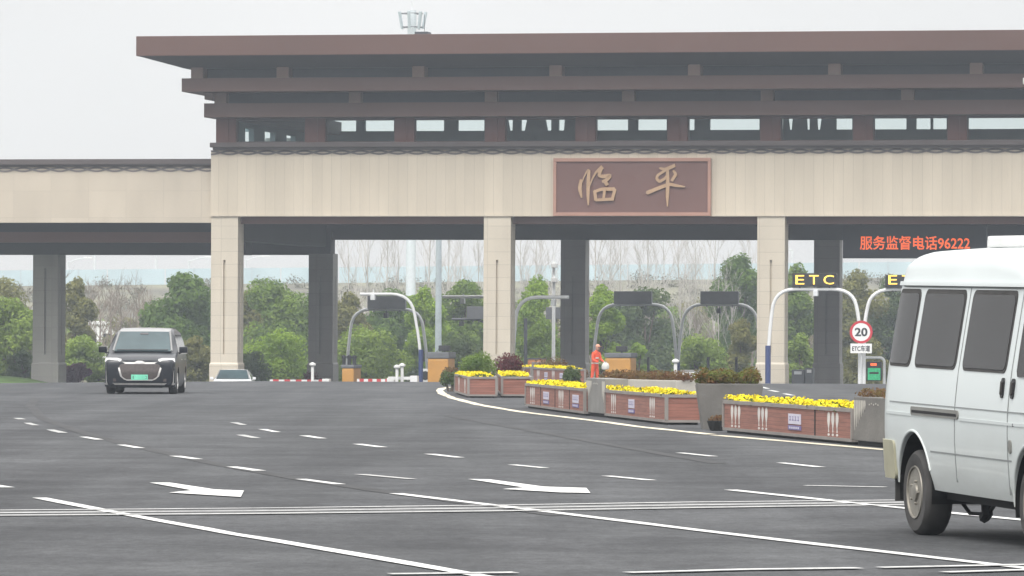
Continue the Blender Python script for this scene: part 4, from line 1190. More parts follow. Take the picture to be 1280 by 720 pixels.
# the big tapered pot
p0 = G(879, 536.5); p1 = P(946, 500, p0.y); p1.z = 0.0
L = (p1 - p0).length
o = empty('planter_pot', (p0 + p1) / 2, math.atan2(p1.y - p0.y, p1.x - p0.x), 'big tapered grey pot of red and green shrubs', 'planter')
w0, w1, hp = L / 2, L / 2 * 1.23, 0.735
MB().frustum((-w0, w0, 0, 2 * w0), 0, (-w1, w1, -(w1 - w0), w0 * 2 + (w1 - w0)), hp).build('pot', M['stone'], o)
MB().box(-w1 + 0.01, w1 - 0.01, -(w1 - w0) + 0.01, w0 * 2 + w1 - w0 - 0.01, hp + 0.002, hp + 0.03).build('pot_rim', M['stone'], o)
g = random.Random(4)
lob = [(g.uniform(-w1, w1) * 0.85, g.uniform(0.1, 2 * w0 - 0.1), hp + 0.08 + g.random() * 0.08, 0.16, 0.16, 0.09 + 0.08 * g.random()) for _ in range(22)]
tag(leaf_cloud('shrub_leaves', M['mixed_leaf'], lob, 4600, 0.026, o, 0.2, seed=9), kind='stuff')
# small round pot in front of it
p = G(896, 538.5)
o = empty('small_pot', p, 0, 'small dark round pot with brown plant before the big pot', 'planter')
MB().lathe([(0.09, 0), (0.12, 0.02), (0.165, 0.16), (0.155, 0.17), (0.13, 0.16)], 'z', 24).build('pot', M['plinth'], o, None, True)
tag(leaf_cloud('planted_leaves', M['red_leaf'], [(0, 0, 0.19, 0.13, 0.13, 0.07), (0.07, 0, 0.2, 0.08, 0.08, 0.05)], 180, 0.035, o, 0.1, seed=3), kind='stuff')
# pale concrete trough with red-brown hedge
pa, pb = onground(757, 101), onground(845, 98)
d = pb - pa; L = math.hypot(d.x, d.y)
o = empty('concrete_trough', pa, math.atan2(d.y, d.x), 'pale concrete trough carrying a low red brown hedge', 'planter')
MB().box(0, L, 0, 0.5, 0, 0.70, 0.02).build('trough', M['concrete'], o)
tag(leaf_cloud('hedge_leaves', M['red_leaf'], [(L * (k - 1.2) / 11, 0.25, 0.76, 0.16, 0.24, 0.10 + 0.02 * (k % 3)) for k in range(13)], 4200, 0.024, o, 0.2, seed=5), kind='stuff')
# shrubs on the island behind the left planters
def shrub(label, px, Y, wpx, ytop, m, n, size, name='shrub', cat='shrub', seed=0, group=None, low=None):
    b = onground(px, Y); s = F / Y
    hw = wpx / 2 / s; H = (420 + 0) and (P(px, ytop, Y).z - b.z)
    g = random.Random(seed + int(px))
    lobes = []
    for k in range(9):
        a = g.uniform(0, 2 * math.pi); rr_ = hw * 0.6 * math.sqrt(g.random())
        q = 1 - (rr_ / hw) ** 2 * 0.8
        lobes.append((rr_ * math.cos(a), rr_ * math.sin(a), H * g.uniform(0.32, 0.66) * q + H * 0.12, hw * 0.5, hw * 0.5, H * 0.30 * (0.7 + 0.4 * g.random())))
    return bush(name, label, cat, b, lobes, m, n, size, True, seed + int(px), group)
shrub('broad green and red shrub behind the leftmost planters', 598, 150, 52, 440, 'leaf_mid', 1500, 0.055)
shrub('maroon shrub at the foot of the second column', 634, 152, 46, 439.5, 'maroon_leaf', 1400, 0.05)
shrub('dark green low shrub at the tip of the island', 563, 140, 26, 459, 'leaf_dark', 900, 0.05)
shrub('reddish shrub behind the dark shrub at the island tip', 570, 152, 36, 455, 'red_leaf', 800, 0.05)
shrub('round green shrub right of the back row planter', 716, 150, 26, 455.5, 'leaf_dark', 900, 0.05)
shrub('brown leaved shrub above the back row planter', 690, 176, 56, 446, 'red_leaf', 900, 0.055)
shrub('orange brown shrub left of the worker', 728, 196, 22, 458, 'orange_leaf' if 'orange_leaf' in M else 'red_leaf', 500, 0.05)

# ------------------------------------------------------------------ the worker
def skin_figure(name, joints, edges, m, parent=None, root=0, sub=2):
    me = bpy.data.meshes.new(name)
    me.from_pydata([j[:3] for j in joints], edges, [])
    o = bpy.data.objects.new(name, me); COL.objects.link(o)
    o.modifiers.new('skin', 'SKIN')
    sub_ = o.modifiers.new('sub', 'SUBSURF'); sub_.levels = sub; sub_.render_levels = sub
    for i, j in enumerate(joints):
        r_ = j[3] if isinstance(j[3], tuple) else (j[3], j[3])
        me.skin_vertices[0].data[i].radius = r_
        me.skin_vertices[0].data[i].use_root = (i == root)
    dg = bpy.context.evaluated_depsgraph_get(); dg.update()
    nm = bpy.data.meshes.new_from_object(o.evaluated_get(dg))
    bpy.data.objects.remove(o)
    nm.name = name
    return link(name, nm, m, parent, 60)
wp = onground(744, 205)
wk = empty('person', wp, R(48), 'worker in orange suit and cap holding a pale bag among the planters', 'person')
# facing local -y; the body is in three-quarter view, stooping a little
J = [(0, 0.02, 0.93, (0.15, 0.115)), (0, 0.0, 1.12, (0.15, 0.11)), (0, -0.04, 1.34, (0.175, 0.115)), (0, -0.07, 1.47, (0.075, 0.075)), (0, -0.10, 1.53, 0.055),
     (0.185, -0.05, 1.39, 0.068), (0.235, -0.10, 1.13, 0.052), (0.16, -0.32, 1.04, 0.042),
     (-0.185, -0.05, 1.39, 0.068), (-0.245, -0.07, 1.13, 0.052), (-0.16, -0.30, 1.02, 0.042),
     (0.095, 0.02, 0.86, 0.098), (0.11, -0.03, 0.48, 0.066), (0.115, 0.03, 0.09, 0.052),
     (-0.095, 0.02, 0.86, 0.098), (-0.12, 0.05, 0.48, 0.066), (-0.13, 0.14, 0.09, 0.052)]
E = [(0,1),(1,2),(2,3),(3,4),(2,5),(5,6),(6,7),(2,8),(8,9),(9,10),(0,11),(11,12),(12,13),(0,14),(14,15),(15,16)]
skin_figure('orange_suit', J, E, M['orange_suit'], wk)
hd = MB()
hc = Vector((0, -0.13, 1.62))
hd.lathe([(0.02, -0.125), (0.055, -0.112), (0.074, -0.075), (0.080, -0.02), (0.082, 0.03), (0.075, 0.075), (0.05, 0.11), (0.015, 0.122)], 'z', 18, hc)
for s in (-1, 1): hd.box(hc.x + s * 0.080 - 0.008, hc.x + s * 0.080 + 0.008, hc.y - 0.01, hc.y + 0.03, hc.z - 0.035, hc.z + 0.025, 0.006)
hd.prism([(-0.012, hc.z - 0.03), (0.012, hc.z - 0.03), (0.006, hc.z + 0.02), (-0.006, hc.z + 0.02)], hc.y - 0.10, hc.y - 0.06)
head = hd.build('head', M['skin'], wk, None, 50)
for s in (-1, 1): MB().box(s * 0.03 - 0.012, s * 0.03 + 0.012, hc.y - 0.085, hc.y - 0.074, hc.z + 0.0, hc.z + 0.012).build('eye', M['black'], head)
MB().box(-0.022, 0.022, hc.y - 0.082, hc.y - 0.07, hc.z - 0.066, hc.z - 0.058).build('mouth', M['red'], head)
MB().lathe([(0.088, 0.035), (0.090, 0.06), (0.080, 0.10), (0.05, 0.13), (0.01, 0.14)], 'z', 18, hc).box(-0.075, 0.075, hc.y - 0.16, hc.y - 0.06, hc.z + 0.036, hc.z + 0.048).build('cap', mat('pale_orange_cap', (0.62, 0.30, 0.20), 0.8), wk, None, 50)
for sx, wrist in ((1, Vector((0.16, -0.32, 1.04))), (-1, Vector((-0.16, -0.30, 1.02)))):
    d = (Vector((0, -0.55, 0.99)) - wrist).normalized()
    side = Vector((0, 0, 1)).cross(d).normalized()
    hj = [(*(wrist - d * 0.02), 0.026), (*(wrist + d * 0.07), (0.036, 0.022))]; he = [(0, 1)]
    for k, (of, ln) in enumerate(((-0.027, 0.055), (-0.009, 0.068), (0.009, 0.064), (0.027, 0.048))):
        b0 = wrist + d * 0.085 + side * of; i = len(hj)
        hj += [(*b0, 0.010), (*(b0 + d * ln * 0.55 - Vector((0, 0, 0.008))), 0.009), (*(b0 + d * ln * 0.8 - Vector((0, 0, 0.036))), 0.008)]
        he += [(1, i), (i, i + 1), (i + 1, i + 2)]
    i = len(hj); t0 = wrist + d * 0.03 + side * 0.036 * -sx
    hj += [(*t0, 0.012), (*(t0 + d * 0.045 - side * 0.018 * sx - Vector((0, 0, 0.01))), 0.010)]
    he += [(0, i), (i, i + 1)]
    skin_figure('hand', hj, he, M['skin'], wk, 0, 1)
for s, y in ((1, 0.03), (-1, 0.14)):
    MB().box(s * 0.12 - 0.05, s * 0.12 + 0.05, y - 0.19, y + 0.08, 0.0, 0.09, 0.03).build('shoe', M['black'], wk)
st = MB()
for z, ry, cy_ in ((1.20, 0.13, -0.01), (0.99, 0.14, 0.015)):
    pr = [(0.172 * math.cos(a), cy_ + ry * math.sin(a)) for a in [i * math.pi / 10 for i in range(20)]]
    for k in range(20):
        (x0, y0), (x1, y1) = pr[k], pr[(k + 1) % 20]
        st.poly([(x0, y0, z - 0.025), (x1, y1, z - 0.025), (x1, y1, z + 0.025), (x0, y0, z + 0.025)])
st.build('reflective_band', M['bag'], wk)
bg_ = empty('bag', wk.matrix_basis @ Vector((0.02, -0.53, 0.85)), R(48), 'pale crumpled bag held by the worker in orange', 'bag')
b = MB(); b.lathe([(0.05, -0.12), (0.14, -0.10), (0.17, 0.0), (0.13, 0.12), (0.05, 0.17), (0.07, 0.20)], 'z', 14)
for vv in b.bm.verts: vv.co += Vector((random.uniform(-1, 1), random.uniform(-1, 1), random.uniform(-1, 1))) * 0.012
b.build('bag_sack', M['bag'], bg_, None, 60)

# ------------------------------------------------------------------ vehicles
def interp(tab, x):
    if x <= tab[0][0]: return tab[0][1]
    for (a, p), (b_, q) in zip(tab, tab[1:]):
        if x <= b_: return p + (q - p) * (x - a) / (b_ - a)
    return tab[-1][1]
def loft(stations, wtab, lean=None):
    """Closed body: stations of (x, bottom z, top z, width factor, corner radius)."""
    mb = MB(); rings = []
    for x, zb, zt, ws, r in stations:
        half = []
        zs = zt - r
        lv = [zb + (zs - zb) * k / 13 for k in range(14)]
        half.append((interp(wtab, zb) * ws * 0.98, zb - 0.0))
        for z in lv[1:]: half.append((interp(wtab, z) * ws, z))
        w1 = interp(wtab, zs) * ws
        for k in range(1, 6):
            a = k * math.pi / 10
            half.append((max(0.05, w1 - r * 1.25 * (1 - math.cos(a))), zs + r * math.sin(a)))
        wl_ = half[-1][0]
        half.append((wl_ * 0.5, zt + 0.022)); 
        pts = [(0.0, zb)] + half + [(0.0, zt + 0.03)] + [(-y, z) for y, z in half[::-1]]
        rings.append([mb.bm.verts.new((x + (lean(x, z) if lean else 0), y, z)) for y, z in pts])
    for a, c in zip(rings, rings[1:]):
        for k in range(len(a)):
            j = (k + 1) % len(a)
            mb.bm.faces.new((a[k], a[j], c[j], c[k]))
    mb.bm.faces.new(rings[0][::-1]); mb.bm.faces.new(rings[-1])
    return mb
def cut(o, cutter_mb):
    """Wheel openings: subtract, keep the evaluated mesh."""
    bmesh.ops.recalc_face_normals(cutter_mb.bm, faces=cutter_mb.bm.faces)
    me = bpy.data.meshes.new('cutter'); cutter_mb.bm.to_mesh(me); cutter_mb.bm.free()
    c = bpy.data.objects.new('cutter', me); COL.objects.link(c); c.parent = o.parent
    md = o.modifiers.new('b', 'BOOLEAN'); md.operation = 'DIFFERENCE'; md.object = c; md.solver = 'EXACT'
    dg = bpy.context.evaluated_depsgraph_get(); dg.update()
    nm = bpy.data.meshes.new_from_object(o.evaluated_get(dg))
    o.modifiers.clear(); o.data = nm
    bpy.data.objects.remove(c); bpy.data.meshes.remove(me)
    nm.shade_smooth(); nm.set_sharp_from_angle(angle=R(32))
def patch(rows, mapper, eps, ncol=8, thick=0.015):
    """A thin shell lying on a surface; rows of (z, lo, hi)."""
    mb = MB(); fr, bk = [], []
    for z, lo, hi in rows:
        fr.append([mb.bm.verts.new(mapper(lo + (hi - lo) * k / ncol, z, eps)) for k in range(ncol + 1)])
        bk.append([mb.bm.verts.new(mapper(lo + (hi - lo) * k / ncol, z, eps - thick)) for k in range(ncol + 1)])
    n = len(rows)
    for i in range(n - 1):
        for k in range(ncol):
            mb.bm.faces.new((fr[i][k], fr[i][k+1], fr[i+1][k+1], fr[i+1][k]))
            mb.bm.faces.new((bk[i][k+1], bk[i][k], bk[i+1][k], bk[i+1][k+1]))
        mb.bm.faces.new((bk[i][0], fr[i][0], fr[i+1][0], bk[i+1][0])); mb.bm.faces.new((fr[i][-1], bk[i][-1], bk[i+1][-1], fr[i+1][-1]))
    for k in range(ncol):
        mb.bm.faces.new((bk[0][k], bk[0][k+1], fr[0][k+1], fr[0][k])); mb.bm.faces.new((fr[-1][k], fr[-1][k+1], bk[-1][k+1], bk[-1][k]))
    return mb
def rrows(x0, x1, z0, z1, r, sl=0.0, n=5, mid=6):
    """Rows of a rounded rectangle; sl leans the sides."""
    out = []
    zs = [(z0 + r * (1 - math.cos(math.pi / 2 * k / n)), r * (1 - math.sin(math.pi / 2 * k / n))) for k in range(n + 1)]
    zs += [(z0 + r + (z1 - z0 - 2 * r) * k / mid, 0.0) for k in range(1, mid)]
    zs += [(z1 - r + r * math.sin(math.pi / 2 * k / n), r * (1 - math.cos(math.pi / 2 * k / n))) for k in range(n + 1)]
    for z, i in zs: out.append((z, x0 + i + sl * (z - z0), x1 - i + sl * (z - z0)))
    return out
def wheel(parent, x, y, r, w, side, rimm='rim_steel', steel=True):
    """Wheel at axle x, its outer face at y; side -1 means the face looks to -y."""
    s = side
    t = MB().lathe([(r * 0.60, y - s * 0.012), (r * 0.66, y), (r * 0.90, y), (r * 0.975, y - s * 0.022), (r, y - s * 0.045), (r, y - s * (w - 0.045)), (r * 0.97, y - s * (w - 0.02)), (r * 0.88, y - s * w), (r * 0.60, y - s * w)], 'y', 48, (x, 0, r))
    for gk in (0.30, 0.5, 0.70):
        pass
    root = t.build('wheel', M['rubber'], parent, None, 40)
    rm = MB().lathe([(r * 0.63, y - s * 0.008), (r * 0.615, y + s * 0.006), (r * 0.585, y + s * 0.004), (r * 0.56, y - s * 0.05), (r * 0.50, y - s * 0.055), (r * 0.34, y - s * 0.02), (r * 0.22, y - s * 0.015), (r * 0.20, y + s * 0.008), (r * 0.10, y + s * 0.012), (0.004, y + s * 0.012)], 'y', 40, (x, 0, r))
    if steel:
        for k in range(5):
            a = 2 * math.pi * k / 5
            rm.lathe([(0.011, y - s * 0.02), (0.011, y + s * 0.010), (0.004, y + s * 0.012)], 'y', 8, (x + r * 0.27 * math.cos(a), 0, r + r * 0.27 * math.sin(a)))
    rim = rm.build('rim', M[rimm], root, None, 40)
    hl = MB()
    for k in range(8 if steel else 10):
        a = 2 * math.pi * (k + 0.5) / (8 if steel else 10)
        hl.lathe([(r * 0.055, y - s * 0.05), (r * 0.055, y - s * 0.031), (0.002, y - s * 0.030)], 'y', 10, (x + r * 0.43 * math.cos(a), 0, r + r * 0.43 * math.sin(a)))
    hl.build('rim_holes', M['under'], root)
    return root

# ---- the white van
VYAW = R(-77.8)
vg = G(1143, 668.5)
AX, AXF, TR = 0.95, 3.92, 0.335
rot = Matrix.Rotation(VYAW, 3, 'Z')
vloc = vg - rot @ Vector((AX, -0.955, 0)); vloc.z = 0
van = empty('van', vloc, VYAW, 'white high roofed van with tinted side windows and grimy rear wheel', 'van')
VW = [(0.30, 0.93), (0.42, 0.948), (0.58, 0.962), (0.78, 0.975), (1.02, 0.975), (1.28, 0.950), (1.60, 0.898), (1.93, 0.843), (1.975, 0.836), (1.99, 0.833), (2.08, 0.80), (2.3, 0.74)]
VS = [(0.0, 0.46, 2.08, 0.90, 0.10), (0.03, 0.44, 2.13, 0.945, 0.12), (0.10, 0.42, 2.18, 0.975, 0.13), (0.25, 0.40, 2.215, 0.99, 0.14), (0.48, 0.39, 2.235, 0.997, 0.15),
      (0.9, 0.38, 2.245, 1, 0.16), (1.6, 0.37, 2.25, 1, 0.16), (2.4, 0.37, 2.25, 1, 0.16), (3.1, 0.37, 2.20, 1, 0.16), (3.36, 0.37, 2.13, 1, 0.15), (3.6, 0.37, 1.93, 0.995, 0.12), (3.9, 0.37, 1.55, 0.99, 0.10), (4.12, 0.37, 1.27, 0.985, 0.10),
      (4.3, 0.37, 1.17, 0.98, 0.09), (4.6, 0.37, 1.08, 0.965, 0.10), (4.74, 0.38, 1.00, 0.94, 0.12), (4.80, 0.42, 0.90, 0.90, 0.12)]
VWS = [(s[0], s[3]) for s in VS]
vlean = lambda x, z: max(0, z - 1.0) * 0.03 * max(0, 1 - x / 1.6)
pit_ = lambda o: [setattr(v.co, 'z', v.co.z - (v.co.x - AX) * 0.0131) for v in o.data.vertices]
def vp(name, mb, m, parent=van, smooth=False):
    o = mb.build(name, M[m], parent, None, smooth); pit_(o); return o
body = loft(VS, VW, vlean).build('body', M['van_white'], van, None, 32)
cm = MB()
for ax in (AX, AXF): 
    for s in (-1, 1): cm.lathe([(0.445, s * 0.55), (0.445, s * 1.2)], 'y', 40, (ax, 0, 0.365))
cut(body, cm); pit_(body)
def liner(ax, r, cz, y0, y1, s):
    mb = MB(); prev = None
    for k in range(25):
        a = R(-14 + 208 * k / 24)
        x, z = ax + r * math.cos(a), cz + r * math.sin(a)
        cur = [mb.bm.verts.new(p) for p in ((x, s * y0, z), (x, s * y1, z))]
        if prev: mb.bm.faces.new((prev[0], prev[1], cur[1], cur[0]))
        prev = cur
    bmesh.ops.solidify(mb.bm, geom=mb.bm.faces[:], thickness=0.004)
    n = 24
    ring = [(ax + r * math.cos(R(-14 + 208 * k / n)), cz + r * math.sin(R(-14 + 208 * k / n))) for k in range(n + 1)]
    mb.prism(ring, s * y0, s * (y0 + 0.01))
    return mb
for ax in (AX, AXF):
    for s in (-1, 1): vp('wheel_liner', liner(ax, 0.436, 0.365, 0.56, 0.945, s), 'under')
vside = lambda s: (lambda x, z, e: Vector((x + vlean(x, z), s * (interp(VW, z) * interp(VWS, x) + e), z)))
for s in (-1, 1):
    mp = vside(s)
    for x0, x1, slant in ((0.12, 0.765, 0.0), (0.885, 1.985, 0.0), (2.15, 3.25, 0.0), (3.60, 4.02, -0.55)):
        if x0 > 3.5:
            rows = [(1.30, 3.56, 4.06), (1.34, 3.53, 4.05), (1.5, 3.52, 3.90), (1.7, 3.52, 3.72), (1.80, 3.54, 3.62)]
            fr = vp('window_frame', patch([(z, a - 0.035, b_ + 0.035) for z, a, b_ in rows], mp, 0.004), 'rubber')
            vp('side_window', patch(rows, mp, 0.009), 'van_glass', fr)
        else:
            fr = vp('window_frame', patch(rrows(x0, x1, 1.318, 1.935, 0.075, slant), mp, 0.005), 'rubber')
            vp('side_window', patch(rrows(x0 + 0.025, x1 - 0.025, 1.342, 1.90, 0.06, slant), mp, 0.010), 'van_glass', fr, True)
    sm = [(2.067, 0.46, 1.95), (3.38, 0.42, 1.95)]
    for x, a, b_ in sm: vp('door_seam', patch([(a + (b_ - a) * k / 10, x - 0.007, x + 0.007) for k in range(11)], mp, 0.003, 1), 'seam')
    vp('gutter', patch([(1.962, 0.06, 3.50), (1.977, 0.06, 3.50), (1.994, 0.06, 3.50)], mp, 0.022, 14, 0.03), 'van_white')
    vp('gutter_seam', patch([(1.948, 0.05, 3.50), (1.961, 0.05, 3.50)], mp, 0.006, 14, 0.01), 'seam')
    vp('crease', patch([(1.030, 0.04, 4.3), (1.040, 0.04, 4.3)], mp, 0.003, 16, 0.01), 'seam')
    vp('crease', patch([(0.935, 0.04, 0.90), (0.947, 0.04, 0.90), (0.959, 0.04, 0.90)], mp, 0.006, 6, 0.012), 'van_white')
    vp('crease', patch([(0.935, 2.19, 4.3), (0.947, 2.19, 4.3), (0.959, 2.19, 4.3)], mp, 0.006, 12, 0.012), 'van_white')
    vp('rub_line', patch([(0.668, 1.42, 3.46), (0.680, 1.42, 3.46)], mp, 0.003, 12, 0.01), 'seam')
    if s < 0:
        tr = vp('sliding_track', patch(rrows(0.92, 2.17, 0.945, 1.012, 0.03), mp, 0.010, 12), 'trim_grey')
        vp('track_slot', patch([(0.963, 0.96, 2.13), (0.985, 0.96, 2.13)], mp, 0.0125, 12, 0.01), 'under', tr)
    for x in (3.22, 3.46):
        h = vp('door_handle', patch(rrows(x - 0.032, x + 0.032, 1.135, 1.285, 0.03), mp, 0.012), 'black', van, True)
        vp('handle_grip', patch(rrows(x - 0.012, x + 0.012, 1.16, 1.26, 0.010), mp, 0.024, 3), 'rubber', h)
    vp('key_lock', patch(rrows(3.50, 3.522, 0.93, 0.955, 0.011), mp, 0.006, 3), 'black')
    vp('side_marker', patch(rrows(3.42, 3.475, 0.73, 0.83, 0.026), mp, 0.010, 4), 'trim_grey')
    ar = []
    for k in range(25):
        a = R(20 + 156 * k / 24)
        x, z = AX + 0.455 * math.cos(a), 0.365 + 0.455 * math.sin(a)
        ar.append(mp(x, z, -0.004))
    vp('arch_lip', MB().tube(ar, 0.013, 8), 'van_white', van, True)
    ar = [mp(AXF + 0.455 * math.cos(R(-5 + 190 * k / 24)), max(0.34, 0.365 + 0.455 * math.sin(R(-5 + 190 * k / 24))), 0.0) for k in range(25)]
    vp('arch_lip', MB().tube(ar, 0.013, 8), 'van_white', van, True)
    vp('tail_light', patch(rrows(0.012, 0.07, 1.05, 1.30, 0.02), lambda x, z, e, s=s: Vector((x - 0.02 + vlean(x, z), s * (interp(VW, z) * 0.905 + e), z)), 0.02, 3, 0.05), 'red')
    vp('rear_corner_glass', patch(rrows(-0.03, 0.05, 1.42, 1.88, 0.02, 0.02), lambda x, z, e, s=s: Vector((x + vlean(0.03, z), s * (interp(VW, z) * 0.885 + e), z)), 0.02, 3, 0.06), 'van_glass')
    vp('mud_flap', MB().box(0.36, 0.375, min(s * 0.66, s * 0.94), max(s * 0.66, s * 0.94), 0.24, 0.50), 'rubber')
    wheel(van, AX, s * 0.955, TR, 0.225, s)
    wheel(van, AXF, s * 0.955, TR, 0.225, s)
    vp('mirror', MB().box(4.22, 4.34, min(s * 0.98, s * 1.12), max(s * 0.98, s * 1.12), 1.28, 1.50, 0.03).tube([(4.1, s * 0.88, 1.22), (4.28, s * 1.03, 1.32)], 0.02, 6), 'black')
    vp('headlight', patch(rrows(s * 0.62 - 0.17, s * 0.62 + 0.17, 0.72, 0.89, 0.03), lambda y, z, e: Vector((4.80 + e, y, z)), 0.02, 5, 0.04), 'headlight')
bp = MB().box(-0.12, 0.06, -0.90, 0.90, 0.45, 0.725, 0.05)
bp = vp('rear_bumper', bp, 'bumper_beige', van, 40)
for s in (-1, 1):
    vp('bumper_corner', patch(rrows(-0.06, 0.455, 0.42, 0.725, 0.05), lambda x, z, e, s=s: Vector((x, s * (interp(VW, z) * interp([(-0.06, 0.90), (0.02, 0.955), (0.12, 0.985), (0.5, 1.0)], x) + e), z)), 0.016, 10, 0.04), 'bumper_beige', bp, 40)
vp('front_bumper', MB().box(4.62, 4.92, -0.90, 0.90, 0.40, 0.66, 0.06), 'trim_grey')
vp('grille', MB().box(4.78, 4.82, -0.40, 0.40, 0.72, 0.89, 0.02), 'black')
vp('windscreen', patch([(1.30, -0.80, 0.80), (1.5, -0.78, 0.78), (1.75, -0.74, 0.74), (1.93, -0.70, 0.70), (2.02, -0.68, 0.68)], lambda y, z, e: Vector((interp([(1.27, 4.12), (1.55, 3.9), (1.93, 3.6), (2.13, 3.36)], z) + 0.02 + e - 0.10 * y * y, y, z + 0.01)), 0.04, 10), 'van_glass')
vp('rear_window', patch([(1.36, -0.70, 0.70), (1.6, -0.68, 0.68), (1.86, -0.64, 0.64)], lambda y, z, e: Vector((vlean(0, z) - e, y, z)), 0.012, 8), 'van_glass')
ub = MB().box(0.25, 4.6, -0.60, 0.60, 0.30, 0.40)
ub.box(1.3, 3.4, -0.82, -0.70, 0.30, 0.375)
ub.box(AX - 0.75, AX + 0.75, -0.66, -0.58, 0.30, 0.345)
ub.tube([(AX, -0.8, TR), (AX, 0.8, TR)], 0.06, 10).tube([(1.75, -0.62, 0.36), (1.78, -0.62, 0.20), (1.70, -0.62, 0.17)], 0.045, 6)
ub.tube([(1.15, -0.64, 0.28), (1.4, -0.64, 0.19), (1.75, -0.63, 0.20)], 0.016, 6).tube([(1.78, -0.60, 0.22), (2.0, -0.6, 0.33)], 0.018, 6)
for ax in (AX, AXF): ub.box(ax - 0.44, ax + 0.44, -0.56, 0.56, 0.4, 0.82)
vp('underbody', ub, 'under')
vp('roof_box', MB().box(1.12, 2.2, -0.42, 0.42, 2.265, 2.355, 0.02), 'white_plastic')

# ---- passenger cars seen from the front
def car(label, cat, front_px, Yf, L, Wd, H, prof, m_body, m_roof, wtab, axles, tr, scr, mpv=True, name='car'):
    hw_ = Wd / 2
    p = P(front_px, 470, Yf)
    o = empty(name, (p.x, Yf + L, min(gz(p.x, Yf + 0.9), gz(p.x, Yf + L - 0.9))), R(-90), label, cat)
    dz = gz(p.x, Yf + 0.9) - gz(p.x, Yf + L - 0.9)
    st = [(x, zb, zt, ws, r) for x, zb, zt, ws, r in prof]
    bdy = loft(st, wtab).build('body', M[m_body], o, None, 30)
    cm = MB()
    for ax in axles:
        for s in (-1, 1): cm.lathe([(tr * 1.13, s * hw_ * 0.62), (tr * 1.13, s * hw_ * 1.3)], 'y', 32, (ax, 0, tr))
    cut(bdy, cm)
    for ax in axles:
        for s in (-1, 1): wheel(o, ax, s * hw_ * 0.975, tr, 0.23, s, 'chrome', False)
    ub_ = MB().box(0.3, L - 0.3, -hw_ * 0.6, hw_ * 0.6, 0.17, 0.4)
    for ax in axles: ub_.box(ax - tr, ax + tr, -hw_ * 0.62, hw_ * 0.62, 0.3, tr * 2.1)
    ub_.build('underbody', M['under'], o)
    # windscreen, side glass, roof
    (xs0, zs0, ws0), (xs1, zs1, ws1) = scr
    rows = [(t, -(ws0 + (ws1 - ws0) * t), ws0 + (ws1 - ws0) * t) for t in [k / 8 for k in range(9)]]
    mpw = lambda y, t, e: Vector((xs0 + (xs1 - xs0) * t - 0.10 * (y / hw_) ** 2 + e * 0.7, y, zs0 + (zs1 - zs0) * t + e * 0.7 + 0.02 - 0.01 * (y / hw_) ** 2))
    patch(rows, mpw, 0.035, 10, 0.05).build('windscreen', M['windscreen'], o, None, 40)
    for s in (-1, 1):
        edge = MB().tube([mpw(s * (ws0 + 0.03), 0.0, 0.035), mpw(s * (ws0 * 0.5 + ws1 * 0.5 + 0.03), 0.5, 0.035), mpw(s * (ws1 + 0.03), 1.0, 0.035)], 0.028, 8)
        edge.build('pillar', M['pillar'], o, None, True)
    return o, hw_
MW = [(0.15, 0.90), (0.35, 0.975), (0.6, 0.99), (0.95, 0.99), (1.10, 0.965), (1.45, 0.87), (1.70, 0.78), (1.8, 0.74)]
mprof = [(0.0, 0.35, 1.0, 0.86, 0.1), (0.06, 0.28, 1.38, 0.92, 0.12), (0.18, 0.22, 1.60, 0.96, 0.12), (0.45, 0.18, 1.72, 0.99, 0.11), (1.2, 0.17, 1.77, 1, 0.10), (2.3, 0.17, 1.78, 1, 0.10), (3.05, 0.17, 1.73, 1, 0.09), (3.30, 0.17, 1.62, 1, 0.09), (3.75, 0.17, 1.345, 1, 0.08), (4.15, 0.17, 1.105, 1, 0.07),
         (4.3, 0.17, 1.10, 0.995, 0.08), (4.7, 0.18, 1.04, 0.985, 0.09), (4.95, 0.19, 0.97, 0.96, 0.10), (5.08, 0.21, 0.90, 0.92, 0.10), (5.12, 0.24, 0.82, 0.88, 0.10)]
mpv, hw_ = car('black people carrier with wide chrome framed grille driving towards us', 'car', 173.5, 130.5, 5.2, 1.98, 1.78, mprof, 'car_black', 'car_roof', MW, (1.05, 4.15), 0.35, ((4.17, 1.13, 0.77), (3.30, 1.66, 0.665)))
fx = lambda y, z, e: Vector((5.18 - 0.16 * (abs(y) / 0.97) ** 2.4 - max(0, z - 0.60) * 0.22 - max(0, 0.32 - z) * 0.3 + e, y, z))
rows = [(0.20 + k * 0.06, -0.955 + max(0, k - 9) * 0.012, 0.955 - max(0, k - 9) * 0.012) for k in range(13)]
patch(rows, fx, 0.0, 20, 0.35).build('front_bumper', M['car_black'], mpv, None, 40)
